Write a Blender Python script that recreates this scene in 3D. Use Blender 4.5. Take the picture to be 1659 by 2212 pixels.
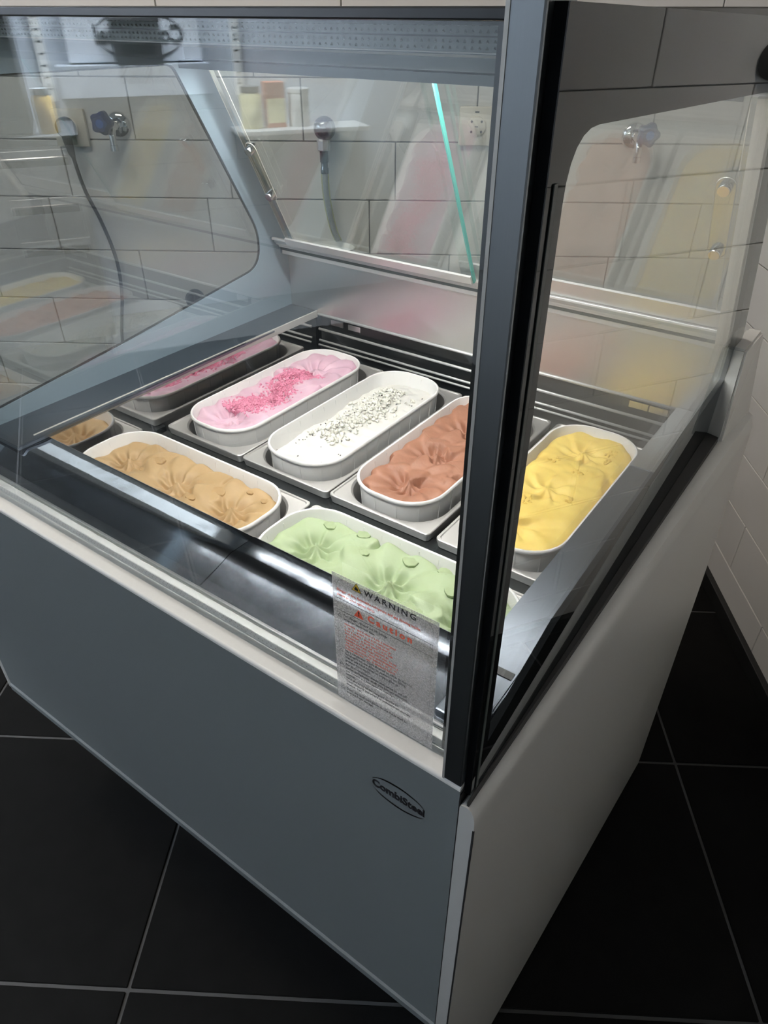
import bpy, bmesh, math, random
import numpy as np
from mathutils import Vector, Matrix

for o in list(bpy.data.objects):
    bpy.data.objects.remove(o, do_unlink=True)
SC = bpy.context.scene
COL = SC.collection
PI = math.pi

# ---------------------------------------------------------------- camera
cam_data = bpy.data.cameras.new('camera')
cam = bpy.data.objects.new('camera', cam_data)
COL.objects.link(cam)
PITCH, YAW = math.radians(35.6), math.radians(35.5)
cam.location = (0, 0, 1.3)
cam.rotation_euler = (PI / 2 - PITCH, math.radians(-0.05), YAW)
cam_data.sensor_fit = 'HORIZONTAL'
cam_data.sensor_width = 36.0
cam_data.lens = 36.0 * 1518 / 1659
cam_data.clip_start = 0.01
SC.camera = cam

# ---------------------------------------------------------------- world, exposure
W = bpy.data.worlds.new('world')
SC.world = W
W.use_nodes = True
W.node_tree.nodes['Background'].inputs[0].default_value = (0.75, 0.85, 1.0, 1)
W.node_tree.nodes['Background'].inputs[1].default_value = 0.02
SC.view_settings.view_transform = 'Standard'
SC.view_settings.look = 'None'
SC.view_settings.exposure = 0.0
SC.view_settings.gamma = 1.0
SC.view_settings.use_curve_mapping = False
SC.cycles.max_bounces = 12
SC.cycles.diffuse_bounces = 4
SC.cycles.glossy_bounces = 6
SC.cycles.transmission_bounces = 6
SC.cycles.transparent_max_bounces = 32
SC.cycles.sample_clamp_indirect = 6.0
SC.cycles.caustics_reflective = False
SC.cycles.caustics_refractive = False

# lamp strengths (each lamp is built further down by its own builder)
LED_FRONT = 140.0
LED_REAR = 82.0
LAMP_BACK = 26.0
FILL_KITCHEN = 250.0  # unseen fill added to brighten the mirrored kitchen wall
FILL_FRONT = 2.0  # unseen dim fill added for the front of the room

# room frame -> world: the display stands at an angle to the room
RA = math.radians(32.8)
ROOM = Matrix.Rotation(RA, 4, 'Z')
def rm(x, y, z):
    return ROOM @ Vector((x, y, z))

# ---------------------------------------------------------------- materials
def new_mat(name):
    m = bpy.data.materials.new(name)
    m.use_nodes = True
    return m, m.node_tree, m.node_tree.nodes['Principled BSDF']

def mat(name, col, rough=0.5, metal=0.0, noise=0.0, nscale=40.0, bump=0.0, bscale=200.0, bdist=0.002,
        stretch=None, spec=0.5, coat=0.0, subs=0.0):
    m, nt, b = new_mat(name)
    b.inputs['Base Color'].default_value = (*col, 1)
    b.inputs['Roughness'].default_value = rough
    b.inputs['Metallic'].default_value = metal
    b.inputs['Specular IOR Level'].default_value = spec
    if coat:
        b.inputs['Coat Weight'].default_value = coat
        b.inputs['Coat Roughness'].default_value = 0.1
    if subs:
        b.inputs['Subsurface Weight'].default_value = subs
        b.inputs['Subsurface Radius'].default_value = (0.01, 0.008, 0.006)
        b.inputs['Subsurface Scale'].default_value = 0.5
    tc = nt.nodes.new('ShaderNodeTexCoord')
    vec = tc.outputs['Object']
    if stretch:
        mp = nt.nodes.new('ShaderNodeMapping')
        mp.inputs['Scale'].default_value = stretch
        nt.links.new(vec, mp.inputs['Vector'])
        vec = mp.outputs['Vector']
    if noise:
        n = nt.nodes.new('ShaderNodeTexNoise')
        n.inputs['Scale'].default_value = nscale
        n.inputs['Detail'].default_value = 4
        nt.links.new(vec, n.inputs['Vector'])
        mx = nt.nodes.new('ShaderNodeMix')
        mx.data_type = 'RGBA'
        mx.inputs['A'].default_value = (*[c * (1 - noise) for c in col], 1)
        mx.inputs['B'].default_value = (*[min(1, c * (1 + noise)) for c in col], 1)
        nt.links.new(n.outputs['Fac'], mx.inputs['Factor'])
        nt.links.new(mx.outputs['Result'], b.inputs['Base Color'])
    if bump:
        n2 = nt.nodes.new('ShaderNodeTexNoise')
        n2.inputs['Scale'].default_value = bscale
        n2.inputs['Detail'].default_value = 3
        nt.links.new(vec, n2.inputs['Vector'])
        bp = nt.nodes.new('ShaderNodeBump')
        bp.inputs['Strength'].default_value = bump
        bp.inputs['Distance'].default_value = bdist
        nt.links.new(n2.outputs['Fac'], bp.inputs['Height'])
        nt.links.new(bp.outputs['Normal'], b.inputs['Normal'])
    return m

def glass_mat(name, tint=(0.97, 0.985, 0.98), rough=0.0, boost=1.0):
    """clear pane: fresnel mix of a mirror and a transparent body, the same from either side"""
    m = bpy.data.materials.new(name)
    m.use_nodes = True
    nt = m.node_tree
    nt.nodes.clear()
    out = nt.nodes.new('ShaderNodeOutputMaterial')
    tr = nt.nodes.new('ShaderNodeBsdfTransparent')
    tr.inputs[0].default_value = (*tint, 1)
    gl = nt.nodes.new('ShaderNodeBsdfGlossy')
    gl.inputs['Roughness'].default_value = rough
    gl.inputs['Color'].default_value = (0.95, 0.98, 1.0, 1)
    ge = nt.nodes.new('ShaderNodeNewGeometry')
    mp = nt.nodes.new('ShaderNodeMapRange')
    mp.inputs['To Min'].default_value = 1.52
    mp.inputs['To Max'].default_value = 1 / 1.52
    nt.links.new(ge.outputs['Backfacing'], mp.inputs['Value'])
    fr = nt.nodes.new('ShaderNodeFresnel')
    nt.links.new(mp.outputs['Result'], fr.inputs['IOR'])
    mu = nt.nodes.new('ShaderNodeMath')
    mu.operation = 'MULTIPLY'
    mu.use_clamp = True
    mu.inputs[1].default_value = boost
    nt.links.new(fr.outputs[0], mu.inputs[0])
    mx = nt.nodes.new('ShaderNodeMixShader')
    nt.links.new(mu.outputs[0], mx.inputs[0])
    nt.links.new(tr.outputs[0], mx.inputs[1])
    nt.links.new(gl.outputs[0], mx.inputs[2])
    nt.links.new(mx.outputs[0], out.inputs[0])
    return m

def emit_mat(name, col, strength):
    m = bpy.data.materials.new(name)
    m.use_nodes = True
    nt = m.node_tree
    nt.nodes.clear()
    out = nt.nodes.new('ShaderNodeOutputMaterial')
    e = nt.nodes.new('ShaderNodeEmission')
    e.inputs[0].default_value = (*col, 1)
    e.inputs[1].default_value = strength
    nt.links.new(e.outputs[0], out.inputs[0])
    return m

def film_mat(name):
    """frosted clear sticker film with a metallic glint"""
    m = bpy.data.materials.new(name)
    m.use_nodes = True
    nt = m.node_tree
    nt.nodes.clear()
    out = nt.nodes.new('ShaderNodeOutputMaterial')
    tr = nt.nodes.new('ShaderNodeBsdfTransparent')
    tr.inputs[0].default_value = (0.97, 0.97, 0.98, 1)
    tl = nt.nodes.new('ShaderNodeBsdfTranslucent')
    tl.inputs[0].default_value = (0.97, 0.97, 1.0, 1)
    gl = nt.nodes.new('ShaderNodeBsdfGlossy')
    gl.inputs['Roughness'].default_value = 0.35
    gl.inputs['Color'].default_value = (0.8, 0.8, 0.84, 1)
    tc = nt.nodes.new('ShaderNodeTexCoord')
    n = nt.nodes.new('ShaderNodeTexNoise')
    n.inputs['Scale'].default_value = 900
    n.inputs['Detail'].default_value = 2
    nt.links.new(tc.outputs['Object'], n.inputs['Vector'])
    bp = nt.nodes.new('ShaderNodeBump')
    bp.inputs['Strength'].default_value = 1.0
    bp.inputs['Distance'].default_value = 0.001
    nt.links.new(n.outputs['Fac'], bp.inputs['Height'])
    nt.links.new(bp.outputs['Normal'], gl.inputs['Normal'])
    a = nt.nodes.new('ShaderNodeMixShader')
    a.inputs[0].default_value = 0.3
    nt.links.new(tl.outputs[0], a.inputs[1])
    nt.links.new(gl.outputs[0], a.inputs[2])
    rp = nt.nodes.new('ShaderNodeMapRange')
    rp.inputs['From Min'].default_value = 0.35
    rp.inputs['From Max'].default_value = 0.7
    rp.inputs['To Min'].default_value = 0.28
    rp.inputs['To Max'].default_value = 0.75
    nt.links.new(n.outputs['Fac'], rp.inputs['Value'])
    b = nt.nodes.new('ShaderNodeMixShader')
    nt.links.new(rp.outputs['Result'], b.inputs[0])
    nt.links.new(tr.outputs[0], b.inputs[1])
    nt.links.new(a.outputs[0], b.inputs[2])
    nt.links.new(b.outputs[0], out.inputs[0])
    return m

M = {}
M['wall_tile'] = mat('glazed_wall_tile', (0.63, 0.61, 0.58), 0.22, noise=0.05, nscale=6, bump=0.08, bscale=9, bdist=0.004)
M['wall_grout'] = mat('wall_grout', (0.27, 0.265, 0.25), 0.9, noise=0.2)
M['plaster'] = mat('plaster', (0.5, 0.5, 0.5), 0.8, noise=0.05, bump=0.05)
M['white_wall'] = mat('white_paint', (0.42, 0.45, 0.50), 0.6, noise=0.03)
M['floor_tile'] = mat('black_floor_tile', (0.008, 0.008, 0.0078), 0.8, spec=0.03, noise=0.25, nscale=25, bump=0.1, bscale=300)
M['floor_grout'] = mat('floor_grout', (0.06, 0.06, 0.06), 0.9, noise=0.2)
M['black_tile'] = mat('black_baseboard_tile', (0.012, 0.012, 0.012), 0.4, noise=0.2)
M['paint'] = mat('light_grey_paint', (0.56, 0.56, 0.535), 0.22, noise=0.02, nscale=300, bump=0.06, bscale=600, bdist=0.0005)
M['sill_paint_lit'] = mat('grey_paint_lit', (0.80, 0.80, 0.775), 0.36, noise=0.03, nscale=200, bump=0.05, bscale=600, bdist=0.0005)  # same paint as the front, LED light put into a paler colour
M['front_paint_shaded'] = mat('grey_paint_shaded', (0.155, 0.172, 0.174), 0.4, noise=0.02, nscale=300, bump=0.05, bscale=600, bdist=0.0005)  # same paint as the sill, shade put into a darker colour
M['lit_inner_frame'] = mat('blue_grey_lit_frame', (0.50, 0.62, 0.74), 0.3, noise=0.03)  # printed border, with the LED light on it put into the blue-grey
M['steel'] = mat('brushed_steel', (0.62, 0.63, 0.64), 0.28, 1.0, noise=0.06, nscale=30, stretch=(1, 30, 1), bump=0.05, bscale=8, bdist=0.004)
M['back_steel'] = mat('back_panel_steel', (0.74, 0.73, 0.715), 0.33, 1.0, noise=0.04, nscale=30, stretch=(40, 1, 1), bump=0.03, bscale=5)
M['ledge_steel'] = mat('polished_ledge_steel', (0.17, 0.19, 0.22), 0.3, 1.0, noise=0.05, nscale=60, bump=0.16, bscale=7, bdist=0.006)
M['front_ledge_steel'] = mat('wavy_polished_steel', (0.36, 0.40, 0.46), 0.08, 1.0, noise=0.05, nscale=60, bump=0.2, bscale=6, bdist=0.006)
M['mirror_steel'] = mat('mirror_steel', (0.95, 0.94, 0.93), 0.04, 1.0, noise=0.02)
M['pan_steel'] = mat('pan_steel', (0.72, 0.70, 0.68), 0.42, 0.8, noise=0.04)
M['chrome'] = mat('chrome', (0.8, 0.8, 0.81), 0.08, 1.0, noise=0.02)
M['alu'] = mat('satin_aluminium', (0.23, 0.25, 0.265), 0.32, 1.0, noise=0.04, nscale=30, stretch=(60, 60, 1))
M['track'] = mat('white_aluminium_track', (0.75, 0.75, 0.74), 0.4, 0.6, noise=0.05, nscale=60)
M['black'] = mat('black_trim', (0.008, 0.010, 0.011), 0.3, noise=0.2)
M['border_black'] = mat('black_border_print', (0.006, 0.007, 0.008), 0.9, noise=0.2, spec=0.05)
M['black_matte'] = mat('black_rubber', (0.01, 0.01, 0.01), 0.6, noise=0.2)
M['spacer'] = mat('dark_green_grey_spacer', (0.05, 0.062, 0.06), 0.35, noise=0.1)
M['dark_steel'] = mat('dark_pit_steel', (0.10, 0.11, 0.115), 0.18, 0.9, noise=0.1)
M['header'] = mat('grey_header', (0.09, 0.105, 0.115), 0.3, 0.5, noise=0.05)
M['light_line'] = mat('pale_trim', (0.5, 0.5, 0.47), 0.4, 0.3, noise=0.05)
M['diffuser'] = mat('led_diffuser', (0.35, 0.4, 0.39), 0.35, noise=0.1)
M['dots'] = mat('clear_led_bead', (0.85, 0.9, 0.88), 0.1, noise=0.05)
M['strip_white'] = mat('white_bottom_strip', (0.5, 0.51, 0.5), 0.35, noise=0.03)
M['dark_dots'] = mat('dark_bead', (0.12, 0.12, 0.13), 0.4, noise=0.1)
M['glass'] = glass_mat('clear_glass', boost=1.7)
M['end_glass'] = glass_mat('double_end_glass', (0.80, 0.83, 0.835), boost=3.0)
M['end_glass_right'] = glass_mat('right_end_glass', boost=1.0)
M['door_glass'] = glass_mat('door_glass', (0.95, 0.98, 0.965), boost=2.3)
M['teal'] = mat('cut_glass_edge', (0.08, 0.36, 0.32), 0.15, noise=0.05)
M['acrylic'] = glass_mat('clear_acrylic', (0.95, 0.93, 0.86), 0.05, 3.5)
M['brass'] = mat('pale_brass', (0.85, 0.68, 0.4), 0.3, 0.7, noise=0.05)
M['tub'] = mat('white_tub_plastic', (0.85, 0.84, 0.825), 0.32, noise=0.02, subs=0.05)
M['film'] = film_mat('sticker_film')
M['print_black'] = mat('black_print', (0.015, 0.015, 0.018), 0.4, noise=0.1)
M['print_red'] = mat('red_print', (0.78, 0.12, 0.06), 0.45, noise=0.1)
M['print_yellow'] = mat('yellow_print', (0.72, 0.47, 0.05), 0.45, noise=0.05)
M['grey_patch'] = mat('pale_grey_cabinet', (0.62, 0.65, 0.70), 0.5, noise=0.04)
M['dark_box'] = mat('dark_grey_plastic', (0.035, 0.037, 0.04), 0.4, noise=0.1)
M['kitchen_steel'] = mat('kitchen_steel', (0.62, 0.65, 0.68), 0.35, 0.7, noise=0.05)
M['worktop_steel'] = mat('worktop_steel', (0.06, 0.062, 0.065), 0.5, noise=0.05)
M['amber'] = mat('amber_contents', (0.55, 0.36, 0.09), 0.3, noise=0.2)
M['cream_contents'] = mat('cream_contents', (0.72, 0.66, 0.38), 0.4, noise=0.1)
M['redbrown'] = mat('red_brown_label', (0.3, 0.1, 0.05), 0.5, noise=0.1)
M['white_plastic'] = mat('white_plastic', (0.8, 0.8, 0.78), 0.35, noise=0.02)
M['cream_plastic'] = mat('cream_plastic', (0.74, 0.68, 0.58), 0.35, noise=0.02)
M['pale_jamb'] = mat('pale_jamb_paint', (0.86, 0.83, 0.75), 0.5, noise=0.03)
M['blue_plastic'] = mat('navy_plastic', (0.012, 0.022, 0.09), 0.3, noise=0.1)
M['blue_cap'] = mat('blue_cap', (0.03, 0.10, 0.35), 0.3, noise=0.1)
M['hose'] = mat('braided_hose', (0.33, 0.34, 0.33), 0.3, 0.6, noise=0.35, nscale=250, bump=0.5, bscale=500)
M['hose_green'] = mat('clear_yellow_green_hose', (0.42, 0.42, 0.16), 0.3, noise=0.1)
M['led'] = emit_mat('led_light', (1.0, 0.965, 0.92), LED_FRONT)
M['led_rear'] = emit_mat('led_rear_light', (1.0, 0.965, 0.92), LED_REAR)
M['lamp_back'] = emit_mat('warm_ceiling_light', (1.0, 0.90, 0.79), LAMP_BACK)
M['fill_kitchen'] = emit_mat('cool_fill_light', (0.86, 0.93, 1.0), FILL_KITCHEN)
M['fill_front'] = emit_mat('dim_fill_light', (0.75, 0.88, 1.0), FILL_FRONT)

def cream_mat(name, col, dark, bump=0.25, bscale=160):
    m = mat(name, col, 0.5, noise=0.0, bump=bump, bscale=bscale, bdist=0.0015, subs=0.12)
    nt = m.node_tree
    b = nt.nodes['Principled BSDF']
    tc = nt.nodes.new('ShaderNodeTexCoord')
    n = nt.nodes.new('ShaderNodeTexNoise')
    n.inputs['Scale'].default_value = 35
    n.inputs['Detail'].default_value = 5
    nt.links.new(tc.outputs['Object'], n.inputs['Vector'])
    cr = nt.nodes.new('ShaderNodeValToRGB')
    cr.color_ramp.elements[0].position = 0.3
    cr.color_ramp.elements[0].color = (*dark, 1)
    cr.color_ramp.elements[1].position = 0.62
    cr.color_ramp.elements[1].color = (*col, 1)
    nt.links.new(n.outputs['Fac'], cr.inputs['Fac'])
    nt.links.new(cr.outputs['Color'], b.inputs['Base Color'])
    return m
M['ice_pink'] = cream_mat('pink_ice_cream', (0.70, 0.475, 0.57), (0.645, 0.405, 0.505))
M['ice_white'] = cream_mat('white_ice_cream', (0.72, 0.71, 0.67), (0.67, 0.655, 0.61), 0.4, 120)
M['ice_choc'] = cream_mat('chocolate_ice_cream', (0.37, 0.172, 0.108), (0.33, 0.148, 0.09))
M['ice_yellow'] = cream_mat('yellow_ice_cream', (0.92, 0.69, 0.17), (0.86, 0.60, 0.125))
M['ice_green'] = cream_mat('pale_green_ice_cream', (0.39, 0.475, 0.29), (0.355, 0.44, 0.25))
M['ice_caramel'] = cream_mat('caramel_ice_cream', (0.46, 0.31, 0.155), (0.41, 0.27, 0.125))
M['crumb_pink'] = mat('pink_crumble', (0.76, 0.29, 0.42), 0.6, noise=0.25, nscale=90)
M['choc_chip'] = mat('dark_chocolate_chip', (0.05, 0.04, 0.045), 0.5, noise=0.2)
M['cream_curl'] = mat('cream_curl', (0.80, 0.785, 0.71), 0.5, noise=0.1, nscale=90, subs=0.1)
M['biscuit'] = mat('caramel_biscuit', (0.40, 0.255, 0.115), 0.6, noise=0.2, nscale=120, bump=0.4)
M['green_bit'] = mat('green_crumb', (0.34, 0.42, 0.235), 0.6, noise=0.2, nscale=120, bump=0.4)
M['yellow_bit'] = mat('yellow_crumb', (0.80, 0.55, 0.10), 0.6, noise=0.2, nscale=120, bump=0.4)

# ---------------------------------------------------------------- mesh helpers
def obj(name, bm, m, parent=None, smooth=False, auto=None):
    me = bpy.data.meshes.new(name)
    bm.normal_update()
    bm.to_mesh(me)
    bm.free()
    if m is not None:
        me.materials.append(m if not isinstance(m, str) else M[m])
    if smooth:
        for p in me.polygons:
            p.use_smooth = True
        if auto:
            try:
                me.set_sharp_from_angle(angle=math.radians(auto))
            except Exception:
                pass
    o = bpy.data.objects.new(name, me)
    COL.objects.link(o)
    if parent is not None:
        o.parent = parent
    return o

def thing(name, label, cat, loc=(0, 0, 0), rotz=0.0, group=None):
    o = bpy.data.objects.new(name, None)
    COL.objects.link(o)
    o.empty_display_size = 0.05
    o.location = loc
    o.rotation_euler = (0, 0, rotz)
    o['label'] = label
    o['category'] = cat
    if group:
        o['group'] = group
    return o

def tag(o, label, cat, group=None):
    o['label'] = label
    o['category'] = cat
    if group:
        o['group'] = group
    return o

def box(bm, x0, x1, y0, y1, z0, z1, bev=0.0, seg=2):
    vs = [bm.verts.new(p) for p in ((x0, y0, z0), (x1, y0, z0), (x1, y1, z0), (x0, y1, z0),
                                    (x0, y0, z1), (x1, y0, z1), (x1, y1, z1), (x0, y1, z1))]
    fs = [bm.faces.new([vs[i] for i in f]) for f in ((3, 2, 1, 0), (4, 5, 6, 7), (0, 1, 5, 4), (1, 2, 6, 5), (2, 3, 7, 6), (3, 0, 4, 7))]
    if bev:
        es = list({e for f in fs for e in f.edges})
        bmesh.ops.bevel(bm, geom=es, offset=bev, segments=seg, affect='EDGES', profile=0.5)
    return vs

def B(*a, **k):
    bm = bmesh.new()
    box(bm, *a, **k)
    return bm

def hexa(bm, pts):
    """8 points: bottom loop of four, top loop of four"""
    vs = [bm.verts.new(p) for p in pts]
    for f in ((3, 2, 1, 0), (4, 5, 6, 7), (0, 1, 5, 4), (1, 2, 6, 5), (2, 3, 7, 6), (3, 0, 4, 7)):
        bm.faces.new([vs[i] for i in f])
    bmesh.ops.recalc_face_normals(bm, faces=bm.faces[:])

def loft(bm, loops, cap0=False, cap1=False, closed=True):
    rings = [[bm.verts.new(p) for p in lp] for lp in loops]
    n = len(rings[0])
    for a, b in zip(rings, rings[1:]):
        for i in range(n if closed else n - 1):
            j = (i + 1) % n
            bm.faces.new((a[i], a[j], b[j], b[i]))
    if cap0:
        bm.faces.new(rings[0][::-1])
    if cap1:
        bm.faces.new(rings[-1])
    bmesh.ops.recalc_face_normals(bm, faces=bm.faces[:])
    return rings

def lathe(bm, prof, n=24, axis='Z', org=(0, 0, 0)):
    loops = []
    for r, h in prof:
        lp = []
        for i in range(n):
            a = 2 * PI * i / n
            c, s = max(r, 1e-5) * math.cos(a), max(r, 1e-5) * math.sin(a)
            p = {'Z': (c, s, h), 'Y': (c, h, s), 'X': (h, c, s)}[axis]
            lp.append((p[0] + org[0], p[1] + org[1], p[2] + org[2]))
        loops.append(lp)
    loft(bm, loops, True, True)

def tube(bm, pts, r, n=10, cap=True):
    pts = [Vector(p) for p in pts]
    loops = []
    up = Vector((0.3, 0.1, 1)).normalized()
    for i, p in enumerate(pts):
        t = (pts[min(i + 1, len(pts) - 1)] - pts[max(i - 1, 0)]).normalized()
        a = t.cross(up)
        if a.length < 1e-3:
            a = t.cross(Vector((1, 0, 0)))
        a.normalize()
        b = t.cross(a)
        rr = r[i] if isinstance(r, (list, tuple)) else r
        loops.append([p + a * rr * math.cos(2 * PI * k / n) + b * rr * math.sin(2 * PI * k / n) for k in range(n)])
    loft(bm, loops, cap, cap)

def smooth_path(pts, k=6):
    pts = [Vector(p) for p in pts]
    out = []
    for i in range(len(pts) - 1):
        p0, p1, p2, p3 = pts[max(i - 1, 0)], pts[i], pts[i + 1], pts[min(i + 2, len(pts) - 1)]
        for j in range(k):
            t = j / k
            out.append(0.5 * ((2 * p1) + (p2 - p0) * t + (2 * p0 - 5 * p1 + 4 * p2 - p3) * t * t + (3 * p1 - p0 - 3 * p2 + p3) * t ** 3))
    out.append(pts[-1])
    return out

def rrect(L, Wd, r, z, n=8, side=6):
    """rounded rectangle loop, long axis X; equal point counts for every call"""
    hx, hy = L / 2, Wd / 2
    r = min(r, hx - 1e-4, hy - 1e-4)
    pts = []
    for cx, cy, a0 in ((hx - r, hy - r, 0), (-hx + r, hy - r, PI / 2), (-hx + r, -hy + r, PI), (hx - r, -hy + r, 1.5 * PI)):
        for i in range(n + 1):
            a = a0 + PI / 2 * i / n
            pts.append((cx + r * math.cos(a), cy + r * math.sin(a), z))
    out = []
    for i, p in enumerate(pts):                       # straight runs subdivided
        out.append(p)
        if (i + 1) % (n + 1) == 0:
            q = pts[(i + 1) % len(pts)]
            for k in range(1, side):
                t = k / side
                out.append((p[0] + (q[0] - p[0]) * t, p[1] + (q[1] - p[1]) * t, z))
    return out

def round_poly(pts, r, n=6):
    """2-D polygon with rounded corners; r one radius or one per corner"""
    out = []
    m = len(pts)
    for i in range(m):
        p = Vector(pts[i])
        a, b = Vector(pts[i - 1]) - p, Vector(pts[(i + 1) % m]) - p
        rr = r[i] if isinstance(r, (list, tuple)) else r
        if rr <= 0:
            out.append(tuple(p))
            continue
        p1, p2 = p + a.normalized() * rr, p + b.normalized() * rr
        for k in range(n + 1):
            t = k / n
            q = p1 * (1 - t) ** 2 + p * 2 * t * (1 - t) + p2 * t * t
            out.append(tuple(q))
    return out

def plate(name, outer, holes, to3, thick, m, parent):
    """flat plate with holes: 2-D loops, to3(u, v, d) gives the point at depth d"""
    bm = bmesh.new()
    fr = []
    loops = [outer] + holes
    for lp in loops:
        vs = [bm.verts.new(to3(u, v, 0)) for u, v in lp]
        for i in range(len(vs)):
            fr.append(bm.edges.new((vs[i], vs[(i + 1) % len(vs)])))
    bmesh.ops.triangle_fill(bm, edges=fr, use_beauty=True)
    faces = bm.faces[:]
    ext = bmesh.ops.extrude_face_region(bm, geom=faces)
    d = Vector(to3(0, 0, thick)) - Vector(to3(0, 0, 0))
    bmesh.ops.translate(bm, vec=d, verts=[v for v in ext['geom'] if isinstance(v, bmesh.types.BMVert)])
    bmesh.ops.recalc_face_normals(bm, faces=bm.faces[:])
    return obj(name, bm, m, parent)

DG = None
def text(name, body, size, m, parent, mtx, align='LEFT', offset=0.0, extrude=0.0001, spacing=1.0, sx=1.0, shear=0.0):
    cu = bpy.data.curves.new(name, 'FONT')
    cu.body = body
    cu.size = size
    cu.align_x = align
    cu.align_y = 'CENTER'
    cu.offset = offset
    cu.extrude = extrude
    cu.space_character = spacing
    cu.shear = shear
    cu.resolution_u = 3
    t = bpy.data.objects.new(name + '_curve', cu)
    COL.objects.link(t)
    dg = bpy.context.evaluated_depsgraph_get()
    me = bpy.data.meshes.new_from_object(t.evaluated_get(dg))
    bpy.data.objects.remove(t, do_unlink=True)
    me.name = name
    me.materials.clear()
    me.materials.append(M[m])
    me.transform(mtx @ Matrix.Diagonal((sx, 1, 1, 1)))
    o = bpy.data.objects.new(name, me)
    COL.objects.link(o)
    if parent is not None:
        o.parent = parent
    return o

# =================================================================== SETTING
def structure(o):
    o['kind'] = 'structure'
    return o

RZ = (0, 0, RA)
BACK_Y, RIGHT_X, LEFT_X, FRONT_Y, CEIL = 1.95, 0.83, -3.5, -2.6, 2.55

def room_obj(name, bm, m):
    o = obj(name, bm, m)
    o.rotation_euler = RZ
    return structure(o)

floor = room_obj('floor', B(LEFT_X - 0.1, RIGHT_X + 0.1, FRONT_Y - 0.1, BACK_Y + 0.1, -0.06, -0.003), 'floor_grout')
wall_back = room_obj('wall_back', B(LEFT_X - 0.1, RIGHT_X + 0.1, BACK_Y + 0.006, BACK_Y + 0.1, 0, CEIL), 'wall_grout')
wall_right = room_obj('wall_right', B(RIGHT_X + 0.006, RIGHT_X + 0.1, FRONT_Y, BACK_Y + 0.006, 0, CEIL), 'wall_grout')
wall_left = room_obj('wall_left', B(LEFT_X - 0.1, LEFT_X, FRONT_Y, BACK_Y + 0.006, 0, CEIL), 'white_wall')
wall_front = room_obj('wall_front', B(LEFT_X, RIGHT_X, FRONT_Y - 0.1, FRONT_Y, 0, CEIL), 'plaster')
ceiling = room_obj('ceiling', B(LEFT_X - 0.1, RIGHT_X + 0.1, FRONT_Y - 0.1, BACK_Y + 0.1, CEIL, CEIL + 0.08), 'plaster')

def tile_mesh(name, a, b, t, bev, m):
    bm = B(-a / 2, a / 2, -b / 2, b / 2, 0, t, bev=bev, seg=1)
    me = bpy.data.meshes.new(name)
    bm.to_mesh(me)
    bm.free()
    me.materials.append(M[m])
    return me

def piece(me, name, parent, mtx):
    o = bpy.data.objects.new(name, me)
    COL.objects.link(o)
    o.parent = parent
    o.matrix_local = mtx
    return o

GAP = 0.003
rnd = random.Random(4)
# floor tiles
FX_, FY_ = 0.507, 0.472
ftile = tile_mesh('floor_tile', FX_ - 0.006, FY_ - 0.006, 0.004, 0.0012, 'floor_tile')
for i in range(-6, 2):
    for j in range(-3, 4):
        x0 = -0.438 + i * FX_ + 0.507
        y0 = 0.458 + j * FY_
        cx, cy = x0 + FX_ / 2, y0 + FY_ / 2
        if cx - FX_ / 2 > RIGHT_X or cy - FY_ / 2 > BACK_Y or cx < -3.1:
            continue
        if cx + FX_ / 2 > RIGHT_X or cy + FY_ / 2 > BACK_Y:
            x1, y1 = min(x0 + FX_, RIGHT_X), min(y0 + FY_, BACK_Y)
            me = tile_mesh('floor_tile_cut', x1 - x0 - 0.006, y1 - y0 - 0.006, 0.004, 0.0012, 'floor_tile')
            piece(me, 'tile', floor, Matrix.Translation(((x0 + x1) / 2, (y0 + y1) / 2, -0.004)))
        else:
            piece(ftile, 'tile', floor, Matrix.Translation((cx, cy, -0.004)))
# wall tiles, running bond
TW, TH = 0.425, 0.1355
wtile = tile_mesh('wall_tile', TW - GAP, TH - GAP, 0.007, 0.0012, 'wall_tile')
phase = {0: 0.022, 1: 0.236, -1: -0.292, -2: -0.063, -3: 0.085 + 0.21, -4: 0.085}
RB = Matrix.Rotation(PI / 2, 4, 'X')                    # tile plane -> facing -Y
RR = Matrix.Rotation(-PI / 2, 4, 'Z') @ RB              # facing -X
for k in range(-10, 6):
    z0 = 1.167 + TH * k
    ph = phase.get(k, 0.02 + 0.2125 * (k % 2))
    for i in range(-5, 3):
        x0 = ph + TW * i
        x1 = x0 + TW
        if x1 < -1.95 or x0 > RIGHT_X - 0.004:
            continue
        zc, xc = max(z0, 0), min(x1, RIGHT_X)
        if z0 + TH < 0.02:
            continue
        if zc == z0 and xc == x1:
            piece(wtile, 'tile', wall_back, Matrix.Translation(((x0 + x1) / 2, BACK_Y + 0.007, z0 + TH / 2)) @ RB)
        else:
            me = tile_mesh('wall_tile_cut', xc - x0 - GAP, z0 + TH - zc - GAP, 0.007, 0.0012, 'wall_tile')
            piece(me, 'tile', wall_back, Matrix.Translation(((x0 + xc) / 2, BACK_Y + 0.007, (zc + z0 + TH) / 2)) @ RB)
for k in range(-1, 15):
    z0 = 0.123 + 0.1345 * k
    zc = max(z0, 0)
    ph = 1.011 + (0.2125 if k % 2 else 0.0)
    for i in range(-5, 4):
        y0 = ph + TW * i
        y1 = y0 + TW
        if y1 < -0.9 or y0 > BACK_Y - 0.004:
            continue
        yc = min(y1, BACK_Y)
        me = wtile if (zc == z0 and yc == y1) else tile_mesh('wall_tile_cut', yc - y0 - GAP, z0 + 0.1345 - zc - GAP, 0.007, 0.0012, 'wall_tile')
        piece(me, 'tile', wall_right, Matrix.Translation((RIGHT_X + 0.007, (y0 + yc) / 2, (zc + z0 + 0.1345) / 2)) @ RR)
bb = bmesh.new()
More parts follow.
